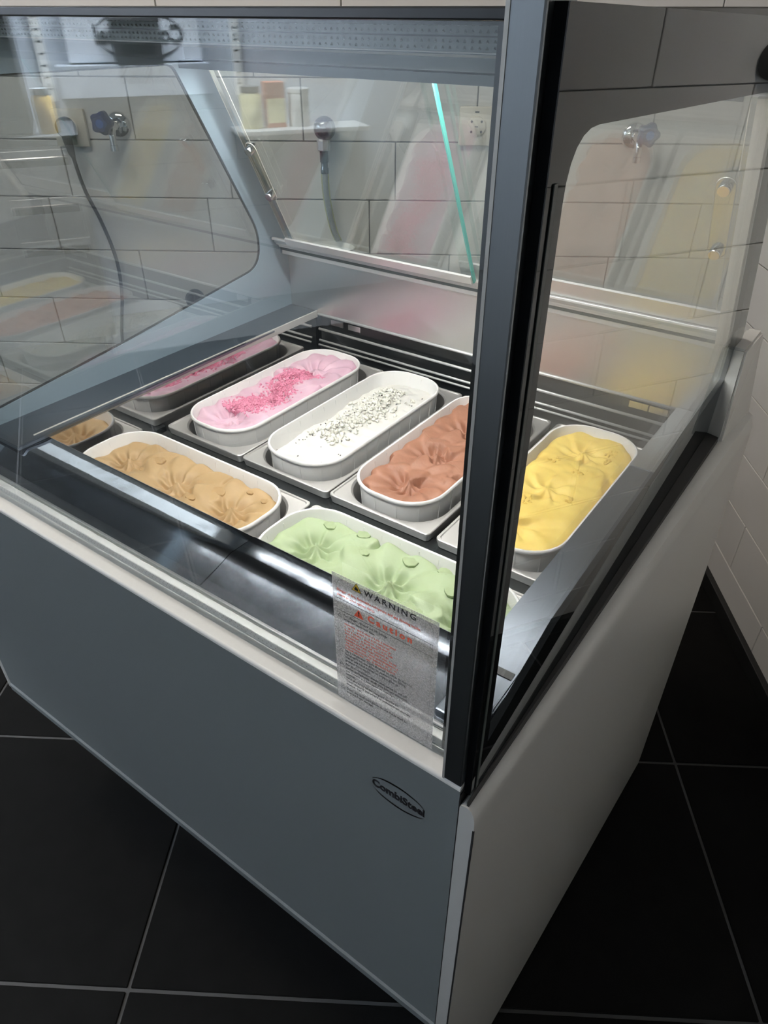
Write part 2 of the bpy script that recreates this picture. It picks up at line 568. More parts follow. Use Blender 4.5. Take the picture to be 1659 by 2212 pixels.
box(bb, RIGHT_X - 0.016, RIGHT_X, -1.2, BACK_Y, 0.0, 0.043, bev=0.002)
baseboard_right = room_obj('baseboard_right', bb, 'black_tile')
bb = bmesh.new()
box(bb, -1.9, RIGHT_X - 0.016, BACK_Y - 0.016, BACK_Y, 0.0, 0.043, bev=0.002)
baseboard_back = room_obj('baseboard_back', bb, 'black_tile')

def ceiling_lamp(x, y, sx, sy, m, label, baffle=0.0):
    t = thing('ceiling_lamp', label, 'lamp', rm(x, y, CEIL), RA)
    obj('lamp_frame', B(-sx / 2 - 0.02, sx / 2 + 0.02, -sy / 2 - 0.02, sy / 2 + 0.02, -0.03, -0.001), 'white_plastic', t)
    obj('lamp_panel', B(-sx / 2, sx / 2, -sy / 2, sy / 2, -0.036, -0.031), m, t)
    if baffle:
        obj('baffle', B(sx / 2 + 0.022, sx / 2 + 0.037, -sy / 2 - 0.1, sy / 2 + 0.1, -baffle, -0.001), 'plaster', t)  # unseen boards added to keep the kitchen fill off the back wall and freezer
        obj('baffle_end', B(-sx / 2, sx / 2 + 0.022, sy / 2 + 0.1, sy / 2 + 0.115, -baffle, -0.001), 'plaster', t)
ceiling_lamp(-0.85, 0.80, 1.2, 0.3, 'lamp_back', 'long warm ceiling light panel in front of the tiled back wall')
ceiling_lamp(-3.15, 0.15, 0.3, 1.5, 'fill_kitchen', 'unseen cool fill panel added behind a pelmet over the steel drawer counter', 0.27)
ceiling_lamp(-1.2, -1.6, 1.2, 0.6, 'fill_front', 'unseen dim fill panel added behind the viewer at the shop front')

# =================================================================== DISPLAY FREEZER
fz = thing('display_freezer', 'grey glass-fronted scooping freezer with lit tubs of ice cream inside', 'freezer', (-0.56, 0.66, 0))
FO = Matrix.Translation((0.56, -0.66, 0))
def fpart(name, bm, m, parent=None, smooth=False, auto=None):
    if parent is None:
        bmesh.ops.transform(bm, matrix=FO, verts=bm.verts[:])
    else:
        bmesh.ops.transform(bm, matrix=FO, verts=bm.verts[:])
    return obj(name, bm, m, parent or fz, smooth, auto)

# --- front panel with its folded sill and bottom lip
prof = [(0.300, 0.338), (0.290, 0.335), (0.2875, 0.338), (0.2875, 0.350), (0.290, 0.353)]
prof += [(0.290, 0.8095), (0.3, 0.8095)]
bm = bmesh.new()
loft(bm, [[(x, y, z) for y, z in prof] for x in (-0.998, -0.1345)], True, True)
front_panel = fpart('front_panel', bm, 'front_paint_shaded', smooth=True, auto=30)
prof = [(0.290, 0.8098)] + [(0.293 - 0.003 * math.cos(a), 0.812 + 0.003 * math.sin(a)) for a in [PI / 2 * i / 6 for i in range(7)]] + [(0.335, 0.815), (0.335, 0.811), (0.30, 0.8098)]
bm = bmesh.new()
loft(bm, [[(x, y, z) for y, z in prof] for x in (-0.998, -0.1345)], True, True)
fpart('front_sill', bm, 'sill_paint_lit', smooth=True, auto=30)
fpart('panel_seam', B(-0.1345, -0.1335, 0.2905, 0.30, 0.337, 0.806), 'black_matte')

# --- right side panel: slightly flared sheet with a rounded bevelled top
def side_profile(t):
    xr, zr = -0.1260 + 0.0180 * t, 0.797 + 0.036 * t
    xb = -0.1175 + 0.0345 * t
    xv = -0.1188 + 0.0318 * t
    return [(-0.133, 0.012), (-0.133, zr - 0.004), (-0.131, zr - 0.001), (xr - 0.001, zr), (xr + 0.35 * (xv - xr), zr - 0.0015), (xr + 0.75 * (xv - xr), zr - 0.006),
            (xv - 0.0004, zr - 0.013 - 0.01 * t), (xv, zr - 0.022 - 0.015 * t), (xv + 0.0003, zr - 0.032 - 0.02 * t), (xb, 0.55), (xb, 0.012)]
bm = bmesh.new()
loops = []
for i in range(13):
    t = i / 12
    y = 0.289 + 0.751 * t
    loops.append([(x, y, z) for x, z in side_profile(t)])
loft(bm, loops, True, True)
side_panel = fpart('side_panel', bm, 'paint', smooth=True, auto=35)
# raised rear end of the side panel
bm = bmesh.new()
hexa(bm, [(-0.133, 0.930, 0.80), (-0.1085, 0.930, 0.825), (-0.094, 1.04, 0.80), (-0.133, 1.04, 0.80),
          (-0.133, 0.944, 0.952), (-0.1135, 0.944, 0.952), (-0.1125, 1.04, 0.948), (-0.133, 1.04, 0.948)])
bmesh.ops.bevel(bm, geom=bm.edges[:], offset=0.003, segments=2, affect='EDGES')
fpart('side_panel_rear_cap', bm, 'paint', smooth=True, auto=40)
fpart('side_panel', B(-1.012, -0.998, 0.289, 1.04, 0.335, 0.80, bev=0.004), 'paint')
# folded tab low on the right side panel
bm = bmesh.new()
hexa(bm, [(-0.1190, 0.360, 0.13), (-0.1118, 0.360, 0.13), (-0.1112, 0.379, 0.13), (-0.1180, 0.379, 0.13),
          (-0.1180, 0.378, 0.262), (-0.1166, 0.378, 0.262), (-0.1164, 0.3795, 0.262), (-0.1178, 0.3795, 0.262)])
fpart('vent_tab', bm, 'paint')
# recessed plinth and tank
fpart('plinth', B(-0.98, -0.134, 0.46, 1.0, 0.005, 0.34), 'black_matte')
bm = bmesh.new()
box(bm, -0.97, -0.134, 0.335, 0.375, 0.34, 0.80)
box(bm, -0.97, -0.134, 0.99, 1.03, 0.34, 0.83)
box(bm, -0.97, -0.86, 0.375, 0.99, 0.34, 0.80)
box(bm, -0.162, -0.134, 0.375, 0.99, 0.34, 0.80)
box(bm, -0.86, -0.162, 0.375, 0.99, 0.34, 0.60)
fpart('tank', bm, 'dark_steel')
fpart('mirror_wall', B(-0.8520, -0.8475, 0.377, 0.972, 0.61, 0.838), 'mirror_steel')

# --- ledges round the opening
def ledge(name, pts_top, th, m, edge=None):
    bm = bmesh.new()
    hexa(bm, [(x, y, z - th) for x, y, z in pts_top] + [tuple(p) for p in pts_top])
    bmesh.ops.bevel(bm, geom=bm.edges[:], offset=0.0015, segments=2, affect='EDGES')
    return fpart(name, bm, m)
ZL = 0.843
bm = bmesh.new()                                        # front ledge: gently dished polished sheet, two lengths
def front_ledge(x0, x1, d):
    bm = bmesh.new()
    pr = [(0.3240, 0.8270), (0.335, 0.8295), (0.352, 0.8340), (0.362, 0.8372), (0.368, 0.8392), (0.372, 0.8400), (0.380, 0.83962 + d), (0.388, 0.8393 + d), (0.396, 0.83912 + 1.5 * d), (0.4025, 0.8390 + 2 * d),
          (0.4050, 0.8395 + 2 * d), (0.4065, 0.8385 + 2 * d), (0.4065, 0.828), (0.402, 0.828), (0.402, 0.836), (0.33, 0.825)]
    n = 10
    loft(bm, [[(x0 + (x1 - x0) * i / n, y, z) for y, z in pr] for i in range(n + 1)], True, True)
    return fpart('front_ledge', bm, 'front_ledge_steel', smooth=True, auto=40)
front_ledge(-0.90, -0.4605, 0.0)
front_ledge(-0.4595, -0.140, 0.0004)
ledge('left_ledge', [(-0.905, 0.36, 0.846), (-0.829, 0.36, 0.846), (-0.842, 0.966, 0.846), (-0.905, 0.966, 0.846)], 0.006, 'ledge_steel')
fpart('ledge_trim', B(-0.8425, -0.8395, 0.39, 0.966, 0.834, 0.8470, bev=0.001), 'light_line')
ledge('right_ledge', [(-0.183, 0.4065, ZL), (-0.1395, 0.345, ZL), (-0.1445, 0.966, ZL), (-0.1815, 0.966, ZL)], 0.006, 'ledge_steel')
ledge('right_ledge', [(-0.1828, 0.775, ZL + 0.0012), (-0.1440, 0.775, ZL + 0.0012), (-0.1446, 0.966, ZL + 0.0012), (-0.1815, 0.966, ZL + 0.0012)], 0.003, 'steel')  # paler plate at the rear draws a reflection on the ledge
# front edge of the corner below the right glass
fpart('ledge_seam', B(-0.176, -0.143, 0.384, 0.392, 0.8425, 0.8438), 'black')
fpart('corner_ledge', B(-0.183, -0.14, 0.328, 0.352, 0.815, 0.836, bev=0.002), 'ledge_steel')

# --- back panel, vent recess and rails behind the pans
fpart('back_panel', B(-0.903, -0.134, 0.966, 0.972, 0.842, 0.944), 'back_steel')
fpart('vent_recess', B(-0.8405, -0.165, 0.975, 0.985, 0.70, 0.842), 'black')
for z, y, r in ((0.8405, 0.965, 0.0025), (0.812, 0.966, 0.0025), (0.790, 0.966, 0.0022), (0.782, 0.963, 0.002)):
    bm = bmesh.new()
    tube(bm, [(-0.838, y, z), (-0.18, y, z)], r, 8)
    fpart('chrome_rail', bm, 'track', smooth=True)
for x in (-0.80, -0.76, -0.235, -0.205):
    fpart('vent_slot', B(x - 0.014, x + 0.014, 0.9725, 0.976, 0.822, 0.832), 'steel')
# support bars that carry the pans
PB = 0.7625
for y0, y1 in ((0.377, 0.405), (0.555, 0.603), (0.945, 0.972)):
    fpart('pan_support', B(-0.8405, -0.163, y0, y1, PB - 0.016, PB - 0.0005, bev=0.001), 'dark_steel')

# --- door track
for (y0, y1, z0, z1, m) in ((0.948, 0.975, 0.943, 0.951, 'track'), (0.944, 0.952, 0.951, 0.957, 'spacer'), (0.940, 0.960, 0.957, 0.962, 'track'),
                            (0.934, 0.942, 0.962, 0.966, 'track'), (0.930, 0.938, 0.966, 0.973, 'steel'), (0.924, 0.930, 0.972, 0.976, 'track')):
    fpart('door_track', B(-0.90, -0.134, y0, y1, z0, z1, bev=0.0008), m)
# --- sliding doors on the slanted plane
DP = Vector((0, 0.935, 0.955))
DU = Vector((0, -0.145, 0.285)).normalized()
DN = Vector((0, -DU.z, DU.y))                            # towards the front and down
def dpt(x, s, d):
    p = DP + DU * s + DN * d
    return (x, p.y, p.z)
def dbox(bm, x0, x1, s0, s1, d0, d1):
    hexa(bm, [dpt(x0, s0, d0), dpt(x1, s0, d0), dpt(x1, s1, d0), dpt(x0, s1, d0), dpt(x0, s0, d1), dpt(x1, s0, d1), dpt(x1, s1, d1), dpt(x0, s1, d1)])
def sliding_door(x0, x1, s0, s1, d0, hx, h0, h1, tealside, cap):
    bm = bmesh.new()
    dbox(bm, x0, x1, s0, s1, d0, d0 + 0.006)
    door = fpart('sliding_door', bm, 'door_glass')
    bm = bmesh.new()
    xe = x1 if tealside > 0 else x0
    dbox(bm, xe, xe + 0.0022 * tealside, s0, s1, d0, d0 + 0.006)
    fpart('glass_edge', bm, 'teal' if tealside > 0 else 'door_glass', door)
    bm = bmesh.new()
    xo = x0 if tealside > 0 else x1
    dbox(bm, xo - 0.001, xo + 0.001, s0, s1, d0, d0 + 0.006)
    dbox(bm, xo - 0.0005 + 0.018 * tealside, xo + 0.0005 + 0.018 * tealside, s0, s1, d0 + 0.006, d0 + 0.0068)
    dbox(bm, x0, x1, s0, s0 + 0.002, d0 - 0.0005, d0 + 0.0065)
    fpart('polished_edge', bm, 'light_line', door)
    bm = bmesh.new()
    dbox(bm, x0, x1, s0 + 0.001, s0 + (0.014 if tealside > 0 else 0.026), d0 + 0.0062, d0 + 0.010)
    fpart('bottom_rail', bm, 'track', door)
    # acrylic grip plate with two knobs
    oval = []
    for i in range(24):
        a = 2 * PI * i / 24
        oval.append((hx + 0.010 * math.cos(a), (h1 if math.sin(a) >= 0 else h0) + 0.010 * math.sin(a)))
    bm = bmesh.new()
    loft(bm, [[dpt(u, v, d0 + 0.012) for u, v in oval], [dpt(u, v, d0 + 0.015) for u, v in oval]], True, True)
    grip = fpart('grip_plate', bm, 'acrylic', door)
    bm = bmesh.new()
    tube(bm, [dpt(u, v, d0 + 0.0135) for u, v in oval + oval[:1]], 0.0006, 6)
    fpart('grip_rim', bm, 'light_line', door)
    for s in (h0, h1):
        bm = bmesh.new()
        lp = []
        for d, r in ((0.006, 0.0055), (0.012, 0.0055), (0.0121, 0.0068), (0.021, 0.0068), (0.0222, 0.0062)):
            lp.append([dpt(hx + r * math.cos(2 * PI * k / 20), s + r * math.sin(2 * PI * k / 20), d0 + d) for k in range(20)])
        loft(bm, lp, True, True)
        knob = fpart('knob', bm, 'chrome', door, smooth=True, auto=40)
        bm = bmesh.new()
        lp = [[dpt(hx + r * math.cos(2 * PI * k / 20), s + r * math.sin(2 * PI * k / 20), d0 + d) for k in range(20)] for d, r in ((0.0222, 0.006), (0.0226, 0.006))]
        loft(bm, lp, True, True)
        fpart('knob_cap', bm, cap, door)
    return door
sliding_door(-0.857, -0.495, 0.022, 0.316, 0.0, -0.834, 0.128, 0.204, 1, 'chrome')
sliding_door(-0.520, -0.140, 0.022, 0.316, -0.014, -0.1665, 0.142, 0.222, -1, 'brass')
bm = bmesh.new()
dbox(bm, -0.1480, -0.1345, 0.004, 0.322, 0.002, 0.014)
fpart('door_jamb', bm, 'pale_jamb')

# --- header, top plate, light bar
fpart('rear_header', B(-0.90, -0.134, 0.785, 0.80, 1.2395, 1.296), 'header')
fpart('header_line', B(-0.90, -0.134, 0.7835, 0.785, 1.2575, 1.2600), 'light_line')
fpart('header_bottom_trim', B(-0.90, -0.134, 0.780, 0.79, 1.2365, 1.2395, bev=0.0008), 'track')
rear_bar = fpart('light_bar', B(-0.88, -0.155, 0.757, 0.7795, 1.2385, 1.2445, bev=0.0008), 'header')
fpart('led_tube', B(-0.84, -0.19, 0.7585, 0.7775, 1.2360, 1.2384), 'led_rear', rear_bar)
fpart('light_bar_lip', B(-0.88, -0.155, 0.7545, 0.757, 1.2345, 1.2445), 'header', rear_bar)
fpart('top_plate', B(-0.95, -0.134, 0.305, 0.80, 1.2965, 1.3005), 'black')
fpart('top_trim', B(-0.95, -0.150, 0.298, 0.314, 1.2962, 1.3010, bev=0.0008), 'black')
bm = bmesh.new()
box(bm, -0.89, -0.155, 0.330, 0.3325, 1.2835, 1.2964)
box(bm, -0.89, -0.155, 0.3525, 0.355, 1.2855, 1.2964)
box(bm, -0.89, -0.155, 0.3325, 0.3525, 1.2905, 1.2964)
light_bar = fpart('light_bar', bm, 'diffuser')
bm = bmesh.new()
n = 190
for z in (1.2945, 1.2920, 1.2882, 1.2857):
    for i in range(n):
        x = -0.885 + 0.725 * i / (n - 1)
        v = [bm.verts.new(p) for p in ((x - 0.0008, 0.3299, z - 0.0006), (x + 0.0008, 0.3299, z - 0.0006), (x, 0.3299, z + 0.0008), (x, 0.3288, z))]
        for f in ((0, 1, 3), (1, 2, 3), (2, 0, 3)):
            bm.faces.new([v[k] for k in f])
o = fpart('led_beads', bm, 'dots', light_bar)
o['kind'] = 'stuff'
fpart('light_bar_groove', B(-0.889, -0.156, 0.3296, 0.3302, 1.2898, 1.2904), 'black', light_bar)
fpart('light_bar_edge', B(-0.889, -0.156, 0.3290, 0.3302, 1.2836, 1.2842), 'light_line', light_bar)
fpart('led_tube', B(-0.88, -0.165, 0.3335, 0.3515, 1.2865, 1.2900), 'led', light_bar)

# --- front glass with printed border and beaded bottom strip
front_glass = fpart('front_glass', B(-0.985, -0.1502, 0.3055, 0.3115, 0.8155, 1.2960), 'glass')
fpart('glass_border', B(-0.1650, -0.1502, 0.3120, 0.3135, 0.8155, 1.2960), 'black', front_glass)
fpart('border_spacer', B(-0.1605, -0.1545, 0.3117, 0.3120, 0.8165, 1.2930), 'spacer', front_glass)
fpart('glass_border', B(-0.985, -0.1650, 0.3120, 0.3135, 1.2945, 1.2960), 'black', front_glass)
strip = fpart('bottom_light_strip', B(-0.985, -0.165, 0.3125, 0.3205, 0.8155, 0.8250, bev=0.001), 'strip_white')
bm = bmesh.new()
n = 150
for z, y in ((0.8225, 0.3124), (0.8190, 0.3124)):
    for i in range(n):
        x = -0.98 + 0.81 * (i + (0.5 if z < 0.82 else 0)) / n
        v = [bm.verts.new(p) for p in ((x - 0.0009, y, z + 0.0007), (x + 0.0009, y, z + 0.0007), (x, y, z - 0.0009), (x, y - 0.0005, z))]
        for f in ((0, 1, 3), (1, 2, 3), (2, 0, 3)):
            bm.faces.new([v[k] for k in f])
o = fpart('bottom_beads', bm, 'dark_dots', strip)
o['kind'] = 'stuff'
for z in (0.8262, 0.8290):
    fpart('sill_rail', B(-0.985, -0.165, 0.3205, 0.3235, z - 0.0012, z + 0.0004), 'steel')

# --- end glass, right (seen from outside) and left (seen from inside)
def end_glass(x, opening, radii, frame_mat, gm):
    outer = [(0.2960, 0.803), (0.2960, 1.3025), (0.80, 1.2935), (0.985, 0.958), (0.985, 0.803)]
    t3 = lambda u, v, d: tuple(FO @ Vector((x - d, u, v)))
    g = plate('end_glass', outer, [], t3, 0.005, gm, fz)
    hole = round_poly(opening, radii)
    t3b = lambda u, v, d: tuple(FO @ Vector((x - 0.0006 - d, u, v)))
    plate('glass_border', outer, [hole], t3b, 0.0055, frame_mat, g)
    return g
eg = end_glass(-0.1280, [(0.3165, 0.848), (0.3165, 1.2590), (0.7850, 1.2440), (0.940, 0.955), (0.940, 0.909), (0.43, 0.882)],
               [0.0, 0.030, 0.004, 0.004, 0.004, 0.0], 'border_black', 'end_glass_right')
eg['label'] = 'right end glass with a black printed border'
el = end_glass(-0.9020, [(0.33, 0.860), (0.33, 1.2400), (0.764, 1.2385), (0.902, 0.985), (0.893, 0.932), (0.60, 0.891)],
               [0.02, 0.02, 0.012, 0.03, 0.03, 0.0], 'lit_inner_frame', 'end_glass')
el['label'] = 'left end glass with an inner frame tinted blue-grey as lit by the LEDs'
# rubber edge round the left window
bm = bmesh.new()
hole = round_poly([(0.33, 0.860), (0.33, 1.2400), (0.764, 1.2385), (0.902, 0.985), (0.893, 0.932), (0.60, 0.891)], [0.02, 0.02, 0.012, 0.03, 0.03, 0.0])
tube(bm, [(-0.9065, u, v) for u, v in hole + hole[:1]], 0.0022, 6)
fpart('window_seal', bm, 'black_matte', el, smooth=True)
bm = bmesh.new()
hexa(bm, [(-0.1278, 0.2905, 0.790), (-0.1258, 0.2905, 0.790), (-0.1120, 0.929, 0.824), (-0.1278, 0.929, 0.824),
          (-0.1278, 0.2905, 0.8020), (-0.1262, 0.2905, 0.8000), (-0.1130, 0.929, 0.8345), (-0.1278, 0.929, 0.8370)])
fpart('gasket', bm, 'black_matte')
fpart('corner_seam', B(-0.1197, -0.1180, 0.2885, 0.2895, 0.014, 0.772), 'black_matte')
# spacer strip inside the right border
fpart('border_spacer', B(-0.1277, -0.1272, 0.3020, 0.3055, 0.806, 1.24), 'spacer', eg)

# --- corner posts
def post(x0, x1):
    p = fpart('corner_post', B(x0, x1, 0.290, 0.318, 0.8155, 1.325, bev=0.0012), 'alu')
    fpart('post_edge', B(x0 - 0.0007, x0 + 0.0012, 0.2896, 0.310, 0.8155, 1.3245), 'light_line', p)
    return p
post(-0.1502, -0.1342)
post(-0.998, -0.982)

# --- marks: maker's oval on the front panel
def emblem(parent, mtx, w, h, tsize, depth=0.0003):
    bm = bmesh.new()
    for sgn in (1, -1):
        outer, inner = [], []
        for i in range(25):
            a = math.radians(22 + 136 * i / 24)
            e = math.sin(PI * i / 24)
            outer.append((w / 2 * math.cos(a), sgn * h / 2 * math.sin(a)))
            inner.append((w / 2 * math.cos(a), sgn * (h / 2 * math.sin(a) - 0.0015 * w / 0.06 * (0.25 + e))))
        top = [bm.verts.new((u, v, depth)) for u, v in outer]
        low = [bm.verts.new((u, v, depth)) for u, v in inner]
        for i in range(24):
            bm.faces.new((top[i], top[i + 1], low[i + 1], low[i]))
    bmesh.ops.solidify(bm, geom=bm.faces[:], thickness=depth)
    bmesh.ops.transform(bm, matrix=mtx, verts=bm.verts[:])
    bmesh.ops.recalc_face_normals(bm, faces=bm.faces[:])
    obj('emblem_arcs', bm, 'print_black', parent)
    text('emblem_lettering', 'CombiSteel', tsize, 'print_black', parent, mtx, 'CENTER', offset=tsize * 0.032, extrude=depth, sx=0.86)
FACE_FRONT = Matrix.Rotation(PI / 2, 4, 'X')            # text plane facing -Y
emblem(front_panel, FO @ Matrix.Translation((-0.1915, 0.29, 0.7505)) @ FACE_FRONT, 0.058, 0.031, 0.0135)

# --- warning sticker on the front glass
SX0, SX1, SZ0, SZ1 = -0.2655, -0.1705, 0.8175, 0.9575
YS = 0.3050
sticker = fpart('warning_sticker', B(SX0, SX1, YS, YS + 0.0004, SZ0, SZ1), 'film')
sticker['label'] = 'frosted silver warning sticker printed in black and red'
def stx(x, z):
    return FO @ Matrix.Translation((x, YS - 0.0003, z)) @ FACE_FRONT
def stext(s, x, z, size, m, align='LEFT', off=0.0, sp=1.0, sx=1.0):
    text('warning_lettering', s, size, m, sticker, stx(x, z), align, offset=off, extrude=0.00005, spacing=sp, sx=sx)
stext('WARNING', -0.2120, 0.9515, 0.0078, 'print_black', 'CENTER', 0.00012, 1.35)
stext('Caution', -0.2120, 0.9275, 0.0088, 'print_red', 'CENTER', 0.0003, 1.45)
rd = ['Danger of fire, flammable refrigerant and gas blowing inside,', 'please protect against damp.']
for i, s in enumerate(rd):
    stext(s, -0.2610, 0.9425 - 0.0046 * i, 0.0034, 'print_red', off=0.00004, sx=0.92)
bl = [(0.9180, 'For danger, always cut off power'), (0.9140, 'when an abnormal case.'),
      (0.8790, 'Very dangerous! Don\'t attempt to climb to the top,'), (0.8752, 'fastened from the door to prevent from falling.'),
      (0.8714, 'Never use hard matter to impact glass to'), (0.8676, 'prevent from injury.'),
      (0.8630, 'For ill in ventilation please shut down or cut off'), (0.8592, 'power immediately when you find any abnormal'),
      (0.8554, 'and contact the sale agent or manufactor for'), (0.8516, 'service.'),
      (0.8470, 'Send the scrap to the assigned recycle bin.'), (0.8432, 'Don\'t throw it any where to prevent from current'),
      (0.8394, 'disease, fire.'), (0.8330, 'Don\'t put over load goods on the inside shelf to'), (0.8292, 'prevent from damage.')]
for z, s in bl:
    stext(s, -0.2555, z, 0.0034, 'print_black', off=0.00003, sx=0.92)
rnd2 = random.Random(9)
for k in range(9):
    stext(''.join(rnd2.choice('aeonmuscrt     ') for _ in range(34)), -0.2550, 0.9095 - 0.0034 * k + 0.0, 0.0034, 'print_red', off=0.00002, sx=1.0)
def tri(x, z, s, m, hollow=False, nm='warning_triangle'):
    t3 = lambda u, v, d: tuple(FO @ Vector((x + u, YS - 0.0002 - d, z + v)))
    P = round_poly([(-s / 2, -s * 0.42), (s / 2, -s * 0.42), (0, s * 0.46)], s * 0.08, 3)
    holes = [[(u * 0.72, v * 0.72 - 0.0002) for u, v in P]] if hollow else []
    return plate(nm, P, holes, t3, 0.00005, m, sticker)
tri(-0.2420, 0.9530, 0.0100, 'print_black')
o = tri(-0.2420, 0.9530, 0.0083, 'print_yellow'); o.location.y -= 0.0001
t3 = lambda u, v, d: tuple(FO @ Vector((-0.2420 + u, YS - 0.0005 - d, 0.9517 + v)))
plate('flame_mark', [(-0.0016, -0.0012), (0.0016, -0.0012), (0.0016, 0.0004), (0.0008, 0.0016), (0.0004, 0.0008), (-0.0001, 0.0026), (-0.0010, 0.0012), (-0.0018, 0.0004)], [], t3, 0.00005, 'print_black', sticker)
tri(-0.2405, 0.9272, 0.0095, 'print_red')
stext('!', -0.2405, 0.9270, 0.0065, 'print_black', 'CENTER', 0.0002)
for z in (0.9165, 0.8775, 0.8620, 0.8325):
    tri(-0.2595, z, 0.0042, 'print_black', True)
# thin rounded outline and rules
bm = bmesh.new()
rr = rrect(SX1 - SX0 - 0.008, SZ1 - SZ0 - 0.006, 0.009, 0)
cxs, czs = (SX0 + SX1) / 2, (SZ0 + SZ1) / 2
loft(bm, [[(cxs + u * k, YS - 0.0002, czs + v * k2) for u, v, _ in rr] for k, k2 in ((1, 1), (0.9955, 0.997))])
for z in (0.9335, 0.9215):
    box(bm, SX0 + 0.004, SX1 - 0.004, YS - 0.0003, YS - 0.0001, z - 0.00012, z + 0.00012)
fpart('outline', bm, 'print_black', sticker)

# =================================================================== PANS AND TUBS
ZF = 0.775                                               # pan top
ZR = 0.797                                               # tub rim
def make_pan(L, Wd, label, x, y, alongx):
    t = thing('steel_pan', label, 'pan', (x, y, PB), 0 if alongx else PI / 2, 'steel pans set in the display freezer')
    bm = bmesh.new()
    zt = ZF - PB
    loft(bm, [rrect(L - 0.004, Wd - 0.004, 0.006, 0.0005), rrect(L - 0.001, Wd - 0.001, 0.007, zt - 0.005), rrect(L, Wd, 0.007, zt - 0.004), rrect(L, Wd, 0.007, zt - 0.0005),
              rrect(L - 0.002, Wd - 0.002, 0.006, zt + 0.0005), rrect(L - 0.007, Wd - 0.007, 0.006, zt + 0.0005), rrect(L - 0.009, Wd - 0.009, 0.006, zt - 0.001),
              rrect(L - 0.016, Wd - 0.014, 0.05, zt - 0.0015), rrect(L - 0.020, Wd - 0.018, 0.05, zt - 0.004)])
    obj('flange', bm, 'pan_steel', t, True, 35)
    bm = bmesh.new()
    loft(bm, [rrect(L - 0.019, Wd - 0.017, 0.05, zt - 0.003), rrect(L - 0.030, Wd - 0.027, 0.045, -0.085), rrect(L - 0.05, Wd - 0.05, 0.03, -0.088)], False, True)
    obj('well', bm, 'pan_steel', t, True, 40)
    return t

TL, TWD = 0.332, 0.1300
def tub_shell(t):
    L, Wd = TL, TWD
    H0 = ZR - (PB - 0.086)
    bm = bmesh.new()
    R = 0.052
    loft(bm, [rrect(L - 0.034, Wd - 0.034, R - 0.017, 0.0), rrect(L - 0.026, Wd - 0.026, R - 0.012, 0.004), rrect(L - 0.010, Wd - 0.010, R - 0.005, H0 - 0.030), rrect(L - 0.006, Wd - 0.006, R - 0.003, H0 - 0.0055),
              rrect(L - 0.001, Wd - 0.001, R, H0 - 0.005), rrect(L, Wd, R, H0 - 0.0035), rrect(L - 0.0005, Wd - 0.0005, R, H0 - 0.001), rrect(L - 0.003, Wd - 0.003, R - 0.001, H0),
              rrect(L - 0.007, Wd - 0.007, R - 0.003, H0 - 0.0005), rrect(L - 0.009, Wd - 0.009, R - 0.004, H0 - 0.003), rrect(L - 0.022, Wd - 0.022, R - 0.01, H0 - 0.06)], True, False)
    obj('shell', bm, 'tub', t, True, 50)
    bm = bmesh.new()                                     # thin upright ribs under the rim
    lp = [Vector(p) for p in rrect(L - 0.0065, Wd - 0.0065, R - 0.003, 0, n=10, side=40)]
    acc, last, picks = 0.0, -1.0, []
    for i in range(len(lp)):
        if acc - last >= 0.026 or last < 0:
            picks.append(i)
            last = acc
        acc += (lp[(i + 1) % len(lp)] - lp[i]).length
    for i in picks:
        p, q = lp[i], lp[(i + 1) % len(lp)]
        if (q - p).length < 1e-6:
            q = lp[(i + 2) % len(lp)]
        d = (q - p)
        if d.length < 1e-6:
            continue
        d.normalize()
        nrm = Vector((d.y, -d.x, 0))
        a, b = p - d * 0.0006, p + d * 0.0006
        zlo, zhi = H0 - 0.040, H0 - 0.005
        hexa(bm, [tuple(a - nrm * 0.004 + Vector((0, 0, zlo))), tuple(b - nrm * 0.004 + Vector((0, 0, zlo))), tuple(b - nrm * 0.001 + Vector((0, 0, zlo))), tuple(a - nrm * 0.001 + Vector((0, 0, zlo))),
                  tuple(a - nrm * 0.002 + Vector((0, 0, zhi))), tuple(b - nrm * 0.002 + Vector((0, 0, zhi))), tuple(b + nrm * 0.0006 + Vector((0, 0, zhi))), tuple(a + nrm * 0.0006 + Vector((0, 0, zhi)))])
    o = obj('ribs', bm, 'tub', t)
    o['kind'] = 'stuff'
    return H0

rng = np.random.default_rng(5)
def vnoise(u, v, seed, f):
    r = np.random.default_rng(int(seed * 10))
    out = np.zeros_like(u)
    for k in range(7):
        a = r.uniform(0, 2 * PI)
        ff = f * r.uniform(0.6, 1.6)
        out += np.sin(ff * (u * math.cos(a) + v * math.sin(a)) + r.uniform(0, 6.28) + 1.3 * np.sin(ff * 0.7 * (u * math.sin(a) - v * math.cos(a)) + r.uniform(0, 6.28)))
    return out / 7

def sstep(x):
    x = np.clip(x, 0, 1)
    return x * x * (3 - 2 * x)

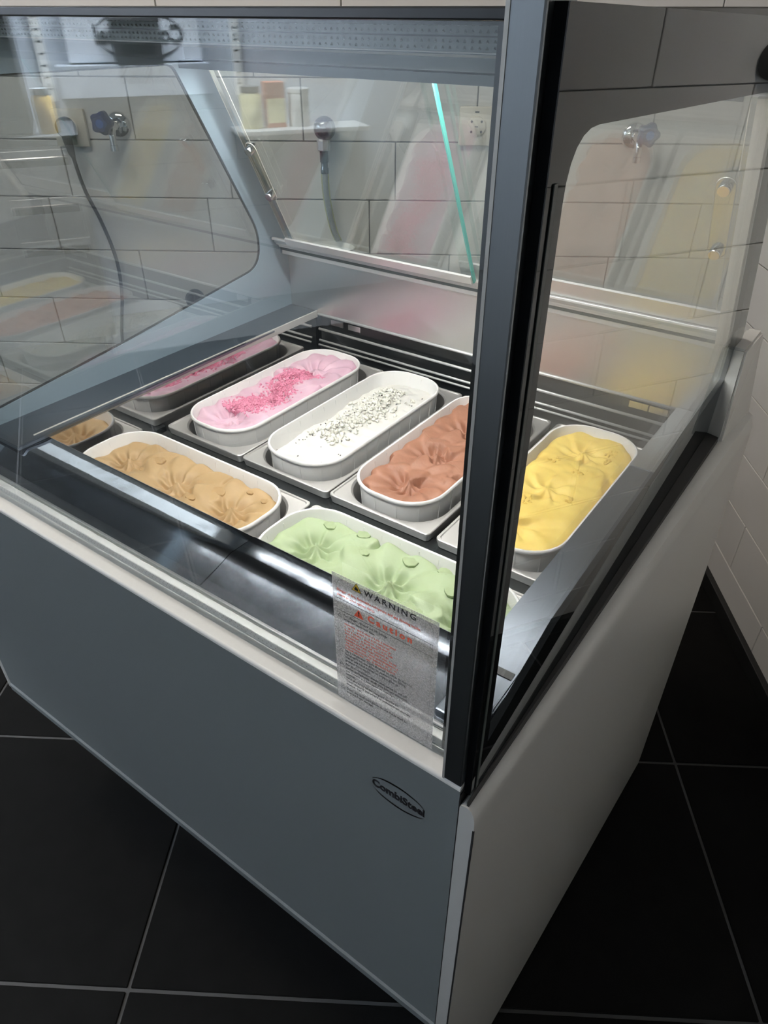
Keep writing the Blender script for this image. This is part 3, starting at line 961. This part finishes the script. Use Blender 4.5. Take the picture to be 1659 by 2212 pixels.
def swirl(u, v, cx, cy, R, n, amp, tw, seed, spike=0.014, flute=0.0088, jit=0.2):
    """one scoop of a spatula: a dished flower with soft curved folds and a small pinched peak; returns height and cover"""
    du, dv = u - cx, v - cy
    r = np.hypot(du, dv)
    th = np.arctan2(dv, du)
    q = r / R
    ang = th + tw * q + jit * vnoise(u, v, seed, 30) + seed
    saw = (ang * n / (2 * PI)) % 1.0                      # each fold rises slowly and drops quickly
    pet = sstep(np.where(saw < 0.70, saw / 0.70, (1 - saw) / 0.30))
    edge = 0.88 + 0.22 * pet ** 1.5
    body = 1 - sstep((q - edge + 0.05) / 0.13)
    dish = 0.60 + 0.40 * sstep(q / 0.85)
    env = np.exp(-((q - 0.28) / 0.18) ** 2) + 0.6 * sstep((q - 0.45) / 0.4)
    h = amp * dish + flute * (pet - 0.5) * env
    h += spike * np.clip(1 - r / 0.017, 0, 1) ** 1.7 * (1 + 0.28 * np.cos(th * 6 + seed)) - 0.005 * np.exp(-((r - 0.016) / 0.008) ** 2)
    return h, body

def layered(base, *scoops):
    """scoops laid one over the other, each with a raised scalloped edge"""
    h = base
    for hi, b in scoops:
        h = h * (1 - b) + np.maximum(hi, h - 0.004) * b
    return h

def ice_surface(t, H0, fn, m, nu=190, nv=92, base=-0.030):
    """surface filling the tub's rounded outline, height fn(u, v) above base below the rim"""
    Li, Wi, R = TL - 0.011, TWD - 0.011, 0.047
    s = np.linspace(-1, 1, nu)
    us = Li / 2 * np.sin(s * PI / 2) * 0.35 + Li / 2 * s * 0.65
    w = np.linspace(-1, 1, nv)
    hw = np.full(nu, Wi / 2)
    over = np.abs(us) - (Li / 2 - R)
    k = over > 0
    hw[k] = Wi / 2 - R + np.sqrt(np.maximum(R * R - over[k] ** 2, 0))
    U = np.repeat(us[:, None], nv, 1)
    V = hw[:, None] * w[None, :]
    z = fn(U, V)
    # settle down towards the walls
    d = np.minimum(hw[:, None] - np.abs(V), 0.5)
    dn = np.minimum(d, (Li / 2 - np.abs(U)) * 1.0)
    z = z - 0.010 * np.exp(-dn / 0.006)
    Z = H0 + base + z
    verts = np.stack([U, V, Z], -1).reshape(-1, 3)
    # keep inside the sloping wall
    taper = 1 - 0.10 * np.clip((H0 - verts[:, 2]), 0, 0.06) / 0.06 * 0.9
    verts[:, 1] *= np.clip(taper, 0.9, 1.0) ** 0.6
    idx = np.arange(nu * nv).reshape(nu, nv)
    f = np.stack([idx[:-1, :-1], idx[1:, :-1], idx[1:, 1:], idx[:-1, 1:]], -1).reshape(-1, 4)
    me = bpy.data.meshes.new('ice_cream')
    me.from_pydata(verts.tolist(), [], f.tolist())
    me.materials.append(M[m])
    for p in me.polygons:
        p.use_smooth = True
    o = bpy.data.objects.new('ice_cream', me)
    COL.objects.link(o)
    o.parent = t
    def height(u, v):
        i = np.argmin((verts[:, 0] - u) ** 2 + (verts[:, 1] - v) ** 2)
        return verts[i, 2]
    return o, height

def chunk(bm, p, r, rn, flat=1.0):
    res = bmesh.ops.create_icosphere(bm, subdivisions=1, radius=r)
    rot = Matrix.Rotation(rn.uniform(0, 6.28), 4, (rn.uniform(-1, 1), rn.uniform(-1, 1), rn.uniform(-1, 1) + 0.01))
    for v in res['verts']:
        v.co = v.co * rn.uniform(0.65, 1.25)
        v.co = rot @ Vector((v.co.x * 1.3, v.co.y, v.co.z * flat))
        v.co += Vector(p)

def make_tub(label, x, y, alongx):
    global TL
    TL = 0.316 if alongx else 0.332
    t = thing('ice_cream_tub', label, 'tub', (x, y, PB - 0.086), 0 if alongx else PI / 2, 'ice cream tubs in the display freezer')
    return t, tub_shell(t)

# back row: long axis front to back (local +X points to the back)
XB = [-0.7540, -0.5925, -0.4315, -0.2640]
YB = 0.765
XF = [-0.6790, -0.3440]
YF = 0.478
names_b = ['pink', 'white', 'chocolate', 'yellow']
for i, x in enumerate(XB):
    make_pan(0.362, 0.1585, 'steel pan with a flat rim holding the %s ice cream tub' % names_b[i], x, YB + 0.004, False)
for i, x in enumerate(XF):
    make_pan(0.330, 0.1585, 'steel pan with a flat rim holding the %s ice cream tub' % ('caramel', 'pale green')[i], x, YF + 0.003, True)

# pink with crumble
t, H0 = make_tub('white tub of pink ice cream topped with dark pink crumble', XB[0], YB, False)
def f_pink(u, v):
    h = layered(0.012 + 0.0 * u, swirl(u, v, -0.115, 0.0, 0.062, 9, 0.026, 0.6, 1.0, 0.004), swirl(u, v, -0.02, 0.0, 0.075, 8, 0.024, 0.5, 2.2, 0.0), swirl(u, v, 0.095, 0.004, 0.075, 9, 0.027, 0.7, 0.4, 0.006))
    return h + 0.0012 * vnoise(u, v, 3, 120)
ice, hgt = ice_surface(t, H0, f_pink, 'ice_pink')
bm = bmesh.new()
rn = random.Random(2)
for k in range(2600):
    u = rn.uniform(-0.100, 0.080)
    c = 0.004 + 0.010 * math.sin(u * 40)
    v = c + rn.gauss(0, 0.0140)
    if abs(v) > 0.042:
        continue
    chunk(bm, (u, v, hgt(u, v) + rn.uniform(-0.001, 0.006) * math.exp(-((v - c) / 0.014) ** 2)), rn.uniform(0.0010, 0.0026), rn, 0.8)
o = obj('pink_crumble', bm, 'crumb_pink', t)
o['kind'] = 'stuff'
# white with chips
t, H0 = make_tub('white tub of white ice cream with curls and dark chocolate flecks', XB[1], YB, False)
def f_white(u, v):
    mid = np.exp(-((v - 0.004) / 0.022) ** 2) * np.clip((0.12 - np.abs(u - 0.005)) / 0.03, 0, 1)
    h = 0.014 + 0.005 * vnoise(u, v, 11, 45) + 0.0030 * np.abs(vnoise(u, v, 12, 130)) + 0.011 * mid * (0.7 + 0.5 * vnoise(u, v, 14, 160)) + 0.0015 * vnoise(u, v, 13, 320)
    h += np.maximum(0, 0.006 * np.sin(u * 95 + 3 * np.sin(v * 60))) * mid
    return h
ice, hgt = ice_surface(t, H0, f_white, 'ice_white', base=-0.032)
bm = bmesh.new()
for k in range(620):
    u = rn.uniform(-0.085, 0.115)
    v = 0.006 + rn.gauss(0, 0.0135)
    chunk(bm, (u, v, hgt(u, v) + rn.uniform(-0.001, 0.003)), rn.uniform(0.0020, 0.0044), rn, 0.45)
o = obj('cream_curls', bm, 'cream_curl', t, True)
o['kind'] = 'stuff'
bm = bmesh.new()
for k in range(85):
    if k < 60:
        u, v = rn.gauss(0.06, 0.035) if k % 2 else rn.uniform(-0.09, 0.1), rn.gauss(0.008, 0.013)
    else:
        u, v = rn.uniform(-0.14, 0.14), rn.uniform(-0.048, 0.048)
    chunk(bm, (u, v, hgt(u, v) + 0.0022), rn.uniform(0.0007, 0.0016), rn, 0.6)
o = obj('chocolate_flecks', bm, 'choc_chip', t)
o['kind'] = 'stuff'
# chocolate swirls
t, H0 = make_tub('white tub of smooth milk chocolate ice cream in fluted swirls', XB[2], YB, False)
def f_choc(u, v):
    h = layered(0.012 + 0.0 * u, swirl(u, v, 0.128, 0.0, 0.060, 9, 0.033, 0.5, 0.9, 0.009, 0.0066, 0.06), swirl(u, v, 0.058, -0.002, 0.070, 10, 0.036, 0.5, 2.9, 0.010, 0.0066, 0.06),
                swirl(u, v, -0.028, 0.004, 0.070, 10, 0.034, 0.5, 1.7, 0.010, 0.0066, 0.06), swirl(u, v, -0.105, -0.002, 0.064, 10, 0.031, 0.5, 0.3, 0.010, 0.0066, 0.06))
    return h + 0.0005 * vnoise(u, v, 21, 150)
ice_surface(t, H0, f_choc, 'ice_choc', base=-0.038)
# yellow
t, H0 = make_tub('white tub of bright yellow ice cream beside the right end glass', XB[3], YB, False)
def f_yel(u, v):
    h = layered(0.012 + 0.0 * u, swirl(u, v, -0.11, 0.01, 0.075, 7, 0.020, 0.9, 0.9, 0.004), swirl(u, v, -0.015, 0.008, 0.085, 7, 0.025, 0.8, 2.1, 0.007), swirl(u, v, 0.10, 0.004, 0.075, 8, 0.024, 0.8, 0.2, 0.008))
    h = 0.55 * h + 0.010
    return h + 0.0028 * vnoise(u, v, 31, 70) + 0.0016 * np.abs(vnoise(u, v, 33, 160))
ice, hgt = ice_surface(t, H0, f_yel, 'ice_yellow')
for (u, v, r) in ((0.115, -0.03, 0.007), (0.055, 0.03, 0.008), (0.045, -0.012, 0.008), (-0.055, 0.02, 0.009), (0.09, -0.035, 0.006), (-0.03, -0.03, 0.006)):
    bm = bmesh.new()
    for k in range(9):
        uu, vv = u + rn.uniform(-r, r), v + rn.uniform(-r, r)
        chunk(bm, (uu, vv, hgt(uu, vv)), rn.uniform(0.0018, 0.0035), rn, 0.6)
    obj('crumb_patch', bm, 'yellow_bit', t)
# caramel
t, H0 = make_tub('white tub of caramel ice cream with biscuit pieces in the front row', XF[0], YF, True)
def f_car(u, v):
    h = layered(0.012 + 0.0 * u, swirl(u, v, -0.105, 0.004, 0.068, 9, 0.032, 0.5, 0.6, 0.011), swirl(u, v, -0.002, 0.002, 0.070, 9, 0.033, 0.5, 1.9, 0.012), swirl(u, v, 0.100, 0.0, 0.068, 9, 0.033, 0.5, 2.6, 0.012))
    return h + 0.0008 * vnoise(u, v, 41, 120)
ice, hgt = ice_surface(t, H0, f_car, 'ice_caramel', base=-0.042)
def disc_piece(t, u, v, z, r, m, rn, name):
    bm = bmesh.new()
    lp = []
    ph = rn.uniform(0, 6)
    for rr, zz in ((0.8, -0.003), (1.0, -0.0005), (0.95, 0.0012), (0.6, 0.0016)):
        lp.append([(u + r * rr * (1 + 0.12 * math.sin(3 * a + ph)) * math.cos(a), v + 0.75 * r * rr * (1 + 0.1 * math.sin(2 * a + ph)) * math.sin(a), z + zz + 0.0006 * math.sin(5 * a)) for a in [2 * PI * k / 14 for k in range(14)]])
    loft(bm, lp, True, True)
    obj(name, bm, m, t, True, 50)
for (u, v, r) in ((-0.062, 0.022, 0.011), (-0.070, 0.0, 0.006), (0.022, 0.024, 0.009), (0.058, 0.020, 0.012), (0.040, -0.012, 0.008), (0.062, -0.030, 0.006), (0.125, 0.036, 0.006), (0.015, -0.034, 0.008), (0.095, 0.040, 0.005)):
    disc_piece(t, u, v, hgt(u, v), r, 'biscuit', rn, 'biscuit_piece')
# green
t, H0 = make_tub('white tub of pale green ice cream behind the warning sticker', XF[1], YF, True)
def f_gre(u, v):
    h = layered(0.012 + 0.0 * u, swirl(u, v, -0.098, 0.004, 0.070, 8, 0.034, 0.4, 0.2, 0.012), swirl(u, v, 0.012, -0.002, 0.072, 8, 0.036, 0.4, 1.1, 0.013), swirl(u, v, 0.112, 0.0, 0.062, 8, 0.036, 0.4, 2.4, 0.012))
    return h + 0.0006 * vnoise(u, v, 51, 110)
ice, hgt = ice_surface(t, H0, f_gre, 'ice_green', base=-0.040)
for (u, v, r) in ((-0.108, 0.044, 0.009), (-0.060, 0.047, 0.009), (0.012, 0.040, 0.010), (0.055, 0.044, 0.009), (0.078, 0.022, 0.010), (0.055, -0.020, 0.013), (0.122, 0.005, 0.006), (-0.04, 0.02, 0.007)):
    disc_piece(t, u, v, hgt(u, v), r, 'green_bit', rn, 'crumb_piece')

# =================================================================== BACK WALL FITTINGS
def wthing(name, label, cat, x, z, group=None):
    return thing(name, label, cat, rm(x, BACK_Y, z), RA, group)

def socket(t, holes=True, mm='cream_plastic'):
    obj('plate', B(-0.042, 0.042, -0.012, 0.0, -0.042, 0.042, bev=0.004), mm, t, True, 40)
    bm = bmesh.new()
    lathe(bm, [(0.021, -0.0155), (0.0225, -0.0145), (0.0225, -0.0115)], 28, 'Y')
    obj('insert', bm, mm, t, True, 40)
    if holes:
        for dx, dz in ((-0.012, 0.011), (0.012, 0.011), (-0.012, -0.011), (0.012, -0.011)):
            bm = bmesh.new()
            lathe(bm, [(0.0028, -0.0160), (0.0028, -0.015)], 12, 'Y', (dx, 0, dz))
            obj('hole', bm, 'dark_box', t)
        obj('mark', B(-0.004, 0.004, -0.0160, -0.015, -0.001, 0.001), 'dark_box', t)
        obj('mark', B(-0.005, 0.005, -0.0125, -0.0115, 0.0295, 0.0325), 'dark_box', t)

t = wthing('wall_socket', 'cream wall socket with a round insert behind the right sliding door', 'socket', 0.133, 1.068)
socket(t)
t = wthing('wall_socket', 'pale square wall socket behind the black plug', 'socket', -0.874, 1.058)
socket(t, False, 'cream_plastic')
# black plug with its cable
t = wthing('power_plug', 'black round plug with a long dark cable hanging down the wall', 'plug', -0.877, 1.062)
bm = bmesh.new()
lathe(bm, [(0.021, -0.016), (0.0225, -0.020), (0.0225, -0.036), (0.017, -0.044), (0.006, -0.047)], 24, 'Y')
obj('plug_body', bm, 'black_matte', t, True, 40)
bm = bmesh.new()
tube(bm, [(0, -0.034, -0.012), (0.001, -0.034, -0.03), (0.003, -0.033, -0.058), (0.005, -0.032, -0.066)], [0.0125, 0.011, 0.008, 0.0055], 12)
obj('strain_relief', bm, 'black_matte', t, True, 50)
bm = bmesh.new()
tube(bm, smooth_path([(0.004, -0.032, -0.055), (0.008, -0.032, -0.10), (0.016, -0.030, -0.15), (0.038, -0.026, -0.225), (0.054, -0.022, -0.32), (0.046, -0.018, -0.42), (0.016, -0.014, -0.555), (0.0, -0.012, -0.75)]), 0.0046, 8)
obj('cable', bm, 'black_matte', t, True)

def faucet(x, z, label, flip):
    t = wthing('wall_tap', label, 'tap', x, z, 'wall taps with blue handles')
    bm = bmesh.new()
    lathe(bm, [(0.030, 0.0), (0.030, -0.004), (0.026, -0.010), (0.013, -0.014)], 24, 'Y')
    obj('rosette', bm, 'chrome', t, True, 40)
    bm = bmesh.new()
    tube(bm, smooth_path([(0, -0.010, 0), (0, -0.034, 0), (flip * 0.006, -0.052, 0.0)]), 0.0105, 12)
    obj('valve_body', bm, 'chrome', t, True)
    bm = bmesh.new()
    tube(bm, smooth_path([(flip * 0.002, -0.040, 0), (flip * 0.003, -0.048, -0.016), (flip * 0.003, -0.050, -0.040)]), [0.009] * 6 + [0.009] * 6 + [0.009], 12)
    lathe(bm, [(0.0105, -0.052), (0.0105, -0.040)], 14, 'Z', (flip * 0.003, -0.050, 0))
    obj('spout', bm, 'chrome', t, True, 50)
    bm = bmesh.new()
    n = 5
    lp = []
    for d, r in ((-0.050, 0.012), (-0.056, 0.024), (-0.072, 0.024), (-0.080, 0.016)):
        lp.append([(flip * 0.016 + r * (1 + 0.12 * math.cos(5 * a)) * math.cos(a), d, 0.010 + r * (1 + 0.12 * math.cos(5 * a)) * math.sin(a)) for a in [2 * PI * k / 30 for k in range(30)]])
    loft(bm, lp, True, True)
    h = obj('handle', bm, 'blue_plastic', t, True, 40)
    bm = bmesh.new()
    lathe(bm, [(0.0095, -0.0805), (0.0095, -0.0815)], 18, 'Y', (flip * 0.016, 0, 0.010))
    obj('handle_cap', bm, 'blue_cap', h)
    return t
faucet(-0.752, 1.066, 'chrome wall tap with navy handle beside the black plug', -1)
faucet(0.517, 1.050, 'chrome wall tap with blue handle seen through the right end glass', 1)

# valve with braided hose
t = wthing('hose_valve', 'dark chrome ball valve with a braided hose hanging below it', 'valve', -0.235, 1.064)
bm = bmesh.new()
prof = [(0.027 * math.sin(a), -0.030 - 0.026 * math.cos(a)) for a in [PI * i / 12 for i in range(13)]]
lathe(bm, prof, 24, 'Y')
obj('ball_knob', bm, 'dark_steel', t, True)
bm = bmesh.new()
lathe(bm, [(0.012, 0.0), (0.012, -0.02)], 16, 'Y')
obj('wall_spindle', bm, 'chrome', t, True, 40)
bm = bmesh.new()
lathe(bm, [(0.0155, -0.048), (0.0165, -0.046), (0.0165, -0.026), (0.014, -0.022)], 8, 'Z', (-0.004, -0.030, 0))
obj('collar_nut', bm, 'kitchen_steel', t)
bm = bmesh.new()
lathe(bm, [(0.0095, -0.100), (0.010, -0.098), (0.010, -0.088), (0.0085, -0.086), (0.0085, -0.076), (0.0105, -0.074), (0.0105, -0.047)], 16, 'Z', (-0.004, -0.030, 0))
obj('hose_tail', bm, 'dark_steel', t, True, 40)
hp = smooth_path([(-0.004, -0.030, -0.092), (-0.003, -0.030, -0.14), (0.003, -0.030, -0.19), (0.013, -0.030, -0.235), (0.024, -0.030, -0.262)])
bm = bmesh.new()
tube(bm, hp, 0.0075, 10)
obj('braided_hose', bm, 'hose', t, True)
bm = bmesh.new()
for s in (-1, 1):
    tube(bm, [p + Vector((s * 0.0078, 0.001, 0)) for p in hp], 0.0022, 6)
obj('hose_sleeve', bm, 'hose_green', t, True)

# white drain funnel below the hose, on a pale ledge box
t = wthing('drain_funnel', 'white oval drain funnel on the wall under the braided hose', 'funnel', -0.226, 0.752)
bm = bmesh.new()
def ell(a, b, z, dy=0):
    return [(a * math.cos(2 * PI * k / 28), dy - 0.062 + b * math.sin(2 * PI * k / 28), z + 0.02 * (-math.cos(2 * PI * k / 28)) * 0.15) for k in range(28)]
loft(bm, [ell(0.018, 0.018, -0.09), ell(0.022, 0.020, -0.04), ell(0.055, 0.042, 0.020), ell(0.062, 0.048, 0.044), ell(0.059, 0.045, 0.045), ell(0.052, 0.039, 0.021), ell(0.018, 0.016, -0.03)], True, True)
obj('bowl', bm, 'white_plastic', t, True, 50)
obj('bracket', B(-0.02, 0.02, -0.03, 0.0, -0.02, 0.03, bev=0.003), 'white_plastic', t)
t = wthing('pale_junction_box', 'pale grey junction box on the wall left of the drain funnel', 'box', -0.345, 0.745)
obj('box_body', B(-0.05, 0.05, -0.05, 0.0, -0.05, 0.05, bev=0.006), 'cream_plastic', t, True, 40)
obj('box_lid', B(-0.044, 0.044, -0.054, -0.05, -0.044, 0.044, bev=0.002), 'white_plastic', t)

# black knob low on the wall
t = wthing('black_wall_knob', 'round black valve knob low on the tiles seen through the left window', 'knob', -0.618, 0.640)
bm = bmesh.new()
lathe(bm, [(0.010, 0.0), (0.010, -0.018), (0.024, -0.020), (0.026, -0.026), (0.026, -0.040), (0.020, -0.046)], 24, 'Y')
obj('knob_body', bm, 'black_matte', t, True, 40)
obj('grip_bar', B(-0.004, 0.004, -0.054, -0.045, -0.02, 0.02, bev=0.0015), 'black_matte', t)

# black plug on the right wall, mirrored in the end glass
t = thing('round_black_plug', 'round black plug with a brass pin socket on the right tiled wall', 'plug', rm(RIGHT_X, 1.240, 1.232), RA - PI / 2)
bm = bmesh.new()
lathe(bm, [(0.016, 0.0), (0.027, -0.004), (0.0285, -0.012), (0.026, -0.030), (0.012, -0.034)], 24, 'Y')
obj('plug_body', bm, 'black_matte', t, True, 40)
bm = bmesh.new()
lathe(bm, [(0.009, -0.033), (0.009, -0.038), (0.006, -0.040)], 16, 'Y')
obj('brass_centre', bm, 'brass', t, True, 40)

# =================================================================== KITCHEN SIDE (seen mirrored in the front glass)
def kthing(name, label, cat, x, y, z, group=None):
    return thing(name, label, cat, rm(x, y, z), RA, group)
def standard(y, label):
    t = kthing('shelf_standard', label, 'shelf upright', LEFT_X, y, 0.97, 'slotted shelf uprights')
    obj('channel', B(0.0, 0.014, -0.019, 0.019, 0, 0.75), 'white_plastic', t)
    for k in range(17):
        obj('slot', B(0.0135, 0.0148, -0.010, 0.010, 0.045 + 0.043 * k, 0.0495 + 0.043 * k), 'dark_box', t)
    for k in range(4):
        bm = bmesh.new()
        lathe(bm, [(0.006, 0.0142), (0.0045, 0.0165)], 12, 'X', (0, 0, 0.066 + 0.172 * k))
        obj('screw', bm, 'kitchen_steel', t)
standard(0.553, 'white slotted shelf upright near the dark appliance on the kitchen wall')
standard(-0.275, 'white slotted shelf upright on the kitchen wall over the small jars')
# stainless drawer counter
t = kthing('drawer_counter', 'stainless counter with three wide drawers along the kitchen wall', 'counter', -2.95, 0.75, 0)
obj('body', B(-0.54, -0.004, -0.24, 0.42, 0.10, 0.868), 'kitchen_steel', t)
obj('worktop', B(-0.54, 0.015, -0.26, 0.46, 0.870, 0.905, bev=0.003), 'worktop_steel', t)
for k, (z0, z1) in enumerate(((0.70, 0.86), (0.54, 0.69), (0.37, 0.53))):
    d = obj('drawer', B(-0.002, 0.012, -0.215, 0.04, z0, z1, bev=0.003), 'kitchen_steel', t)
    obj('handle', B(0.012, 0.032, -0.212, 0.037, z1 - 0.035, z1 - 0.022, bev=0.004), 'chrome', d)
    obj('handle_shade_strip', B(0.012, 0.014, -0.212, 0.037, z1 - 0.058, z1 - 0.036), 'dark_box', d)  # dark strip draws the shade below the handle
for x in (-0.5, -0.05):
    for y in (-0.2, 0.38):
        bm = bmesh.new()
        lathe(bm, [(0.018, 0.0), (0.018, 0.10)], 14, 'Z', (x, y, 0))
        obj('leg', bm, 'kitchen_steel', t)
# white wall cabinet with the maker's emblem, dark box hung in front of it
t = kthing('wall_cabinet', 'white wall cabinet with a black oval emblem on its front', 'cabinet', LEFT_X, 0.16, 0.985)
cb = obj('cabinet_body', B(0.002, 0.12, -0.29, 0.35, 0.0, 0.12, bev=0.003), 'white_wall', t)
sg = obj('emblem_board', B(0.002, 0.045, -0.27, 0.29, 0.125, 0.36, bev=0.003), 'grey_patch', t)
FACE_PX = Matrix.Rotation(PI / 2, 4, 'Z') @ Matrix.Rotation(PI / 2, 4, 'X')
emblem(sg, Matrix.Translation((0.0455, -0.015, 0.222)) @ FACE_PX, 0.36, 0.185, 0.092, 0.001)
t = kthing('dark_wall_box', 'dark grey control box with black top hung before the white cabinet', 'box', LEFT_X + 0.05, 0.165, 1.03)
obj('box_body', B(0.0, 0.07, -0.10, 0.10, 0.0, 0.225, bev=0.004), 'dark_box', t)
obj('box_top', B(-0.002, 0.074, -0.103, 0.103, 0.225, 0.24, bev=0.002), 'black_matte', t)
obj('display', B(0.07, 0.072, -0.07, 0.07, 0.12, 0.15), 'black', t)
# dark appliance at the far edge
t = kthing('dark_appliance', 'tall dark appliance standing on the counter against the kitchen wall', 'appliance', -3.16, 0.86, 0.9055)
obj('body', B(-0.25, 0.2, -0.22, 0.25, 0.0, 0.62, bev=0.01), 'black_matte', t)
obj('front_panel', B(0.2, 0.206, -0.18, 0.21, 0.05, 0.30, bev=0.002), 'black', t)
obj('handle', B(0.206, 0.23, -0.15, 0.18, 0.33, 0.35, bev=0.004), 'kitchen_steel', t)
# jars
def jar(x, y, z, r, h, mm, label, lid):
    t = kthing('glass_jar', label, 'jar', x, y, z, 'jars along the kitchen wall')
    bm = bmesh.new()
    lathe(bm, [(r * 0.95, 0.0), (r, 0.004), (r, h * 0.78), (r * 0.8, h * 0.86)], 24)
    obj('filled_glass', bm, mm, t, True, 40)
    bm = bmesh.new()
    lathe(bm, [(r * 0.86, h * 0.862), (r * 0.88, h * 0.87), (r * 0.88, h), (r * 0.82, h)], 24)
    obj('lid', bm, lid, t, True, 40)
jar(-3.02, 0.585, 0.9055, 0.036, 0.15, 'amber', 'glass jar of amber honey on the steel counter', 'kitchen_steel')
t = kthing('wall_shelf', 'white shelf board under the small jars on the kitchen wall', 'shelf', LEFT_X, -0.40, 0.82)
obj('board', B(0.001, 0.22, -0.45, 0.19, 0.0, 0.02, bev=0.003), 'white_plastic', t)
for y in (-0.35, 0.13):
    obj('bracket', B(0.001, 0.18, y - 0.008, y + 0.008, -0.03, -0.0005), 'white_plastic', t)
jar(-3.40, -0.30, 0.8405, 0.050, 0.17, 'cream_contents', 'glass jar of pale yellow powder on the kitchen shelf', 'dark_box')
t = kthing('spice_box', 'red-brown carton on the kitchen shelf beside the yellow jar', 'box', -3.41, -0.412, 0.8405)
obj('carton', B(-0.04, 0.04, -0.045, 0.045, 0.0, 0.185, bev=0.002), 'redbrown', t)
obj('label_band', B(0.04, 0.0412, -0.042, 0.042, 0.02, 0.12), 'cream_contents', t)
t = kthing('white_canister', 'white round canister at the end of the kitchen shelf', 'canister', -3.40, -0.53, 0.8405)
bm = bmesh.new()
lathe(bm, [(0.047, 0.0), (0.05, 0.004), (0.05, 0.135), (0.046, 0.138)], 24)
obj('canister_body', bm, 'white_plastic', t, True, 40)
bm = bmesh.new()
lathe(bm, [(0.051, 0.1385), (0.051, 0.155), (0.047, 0.158)], 24)
obj('lid', bm, 'white_plastic', t, True, 40)
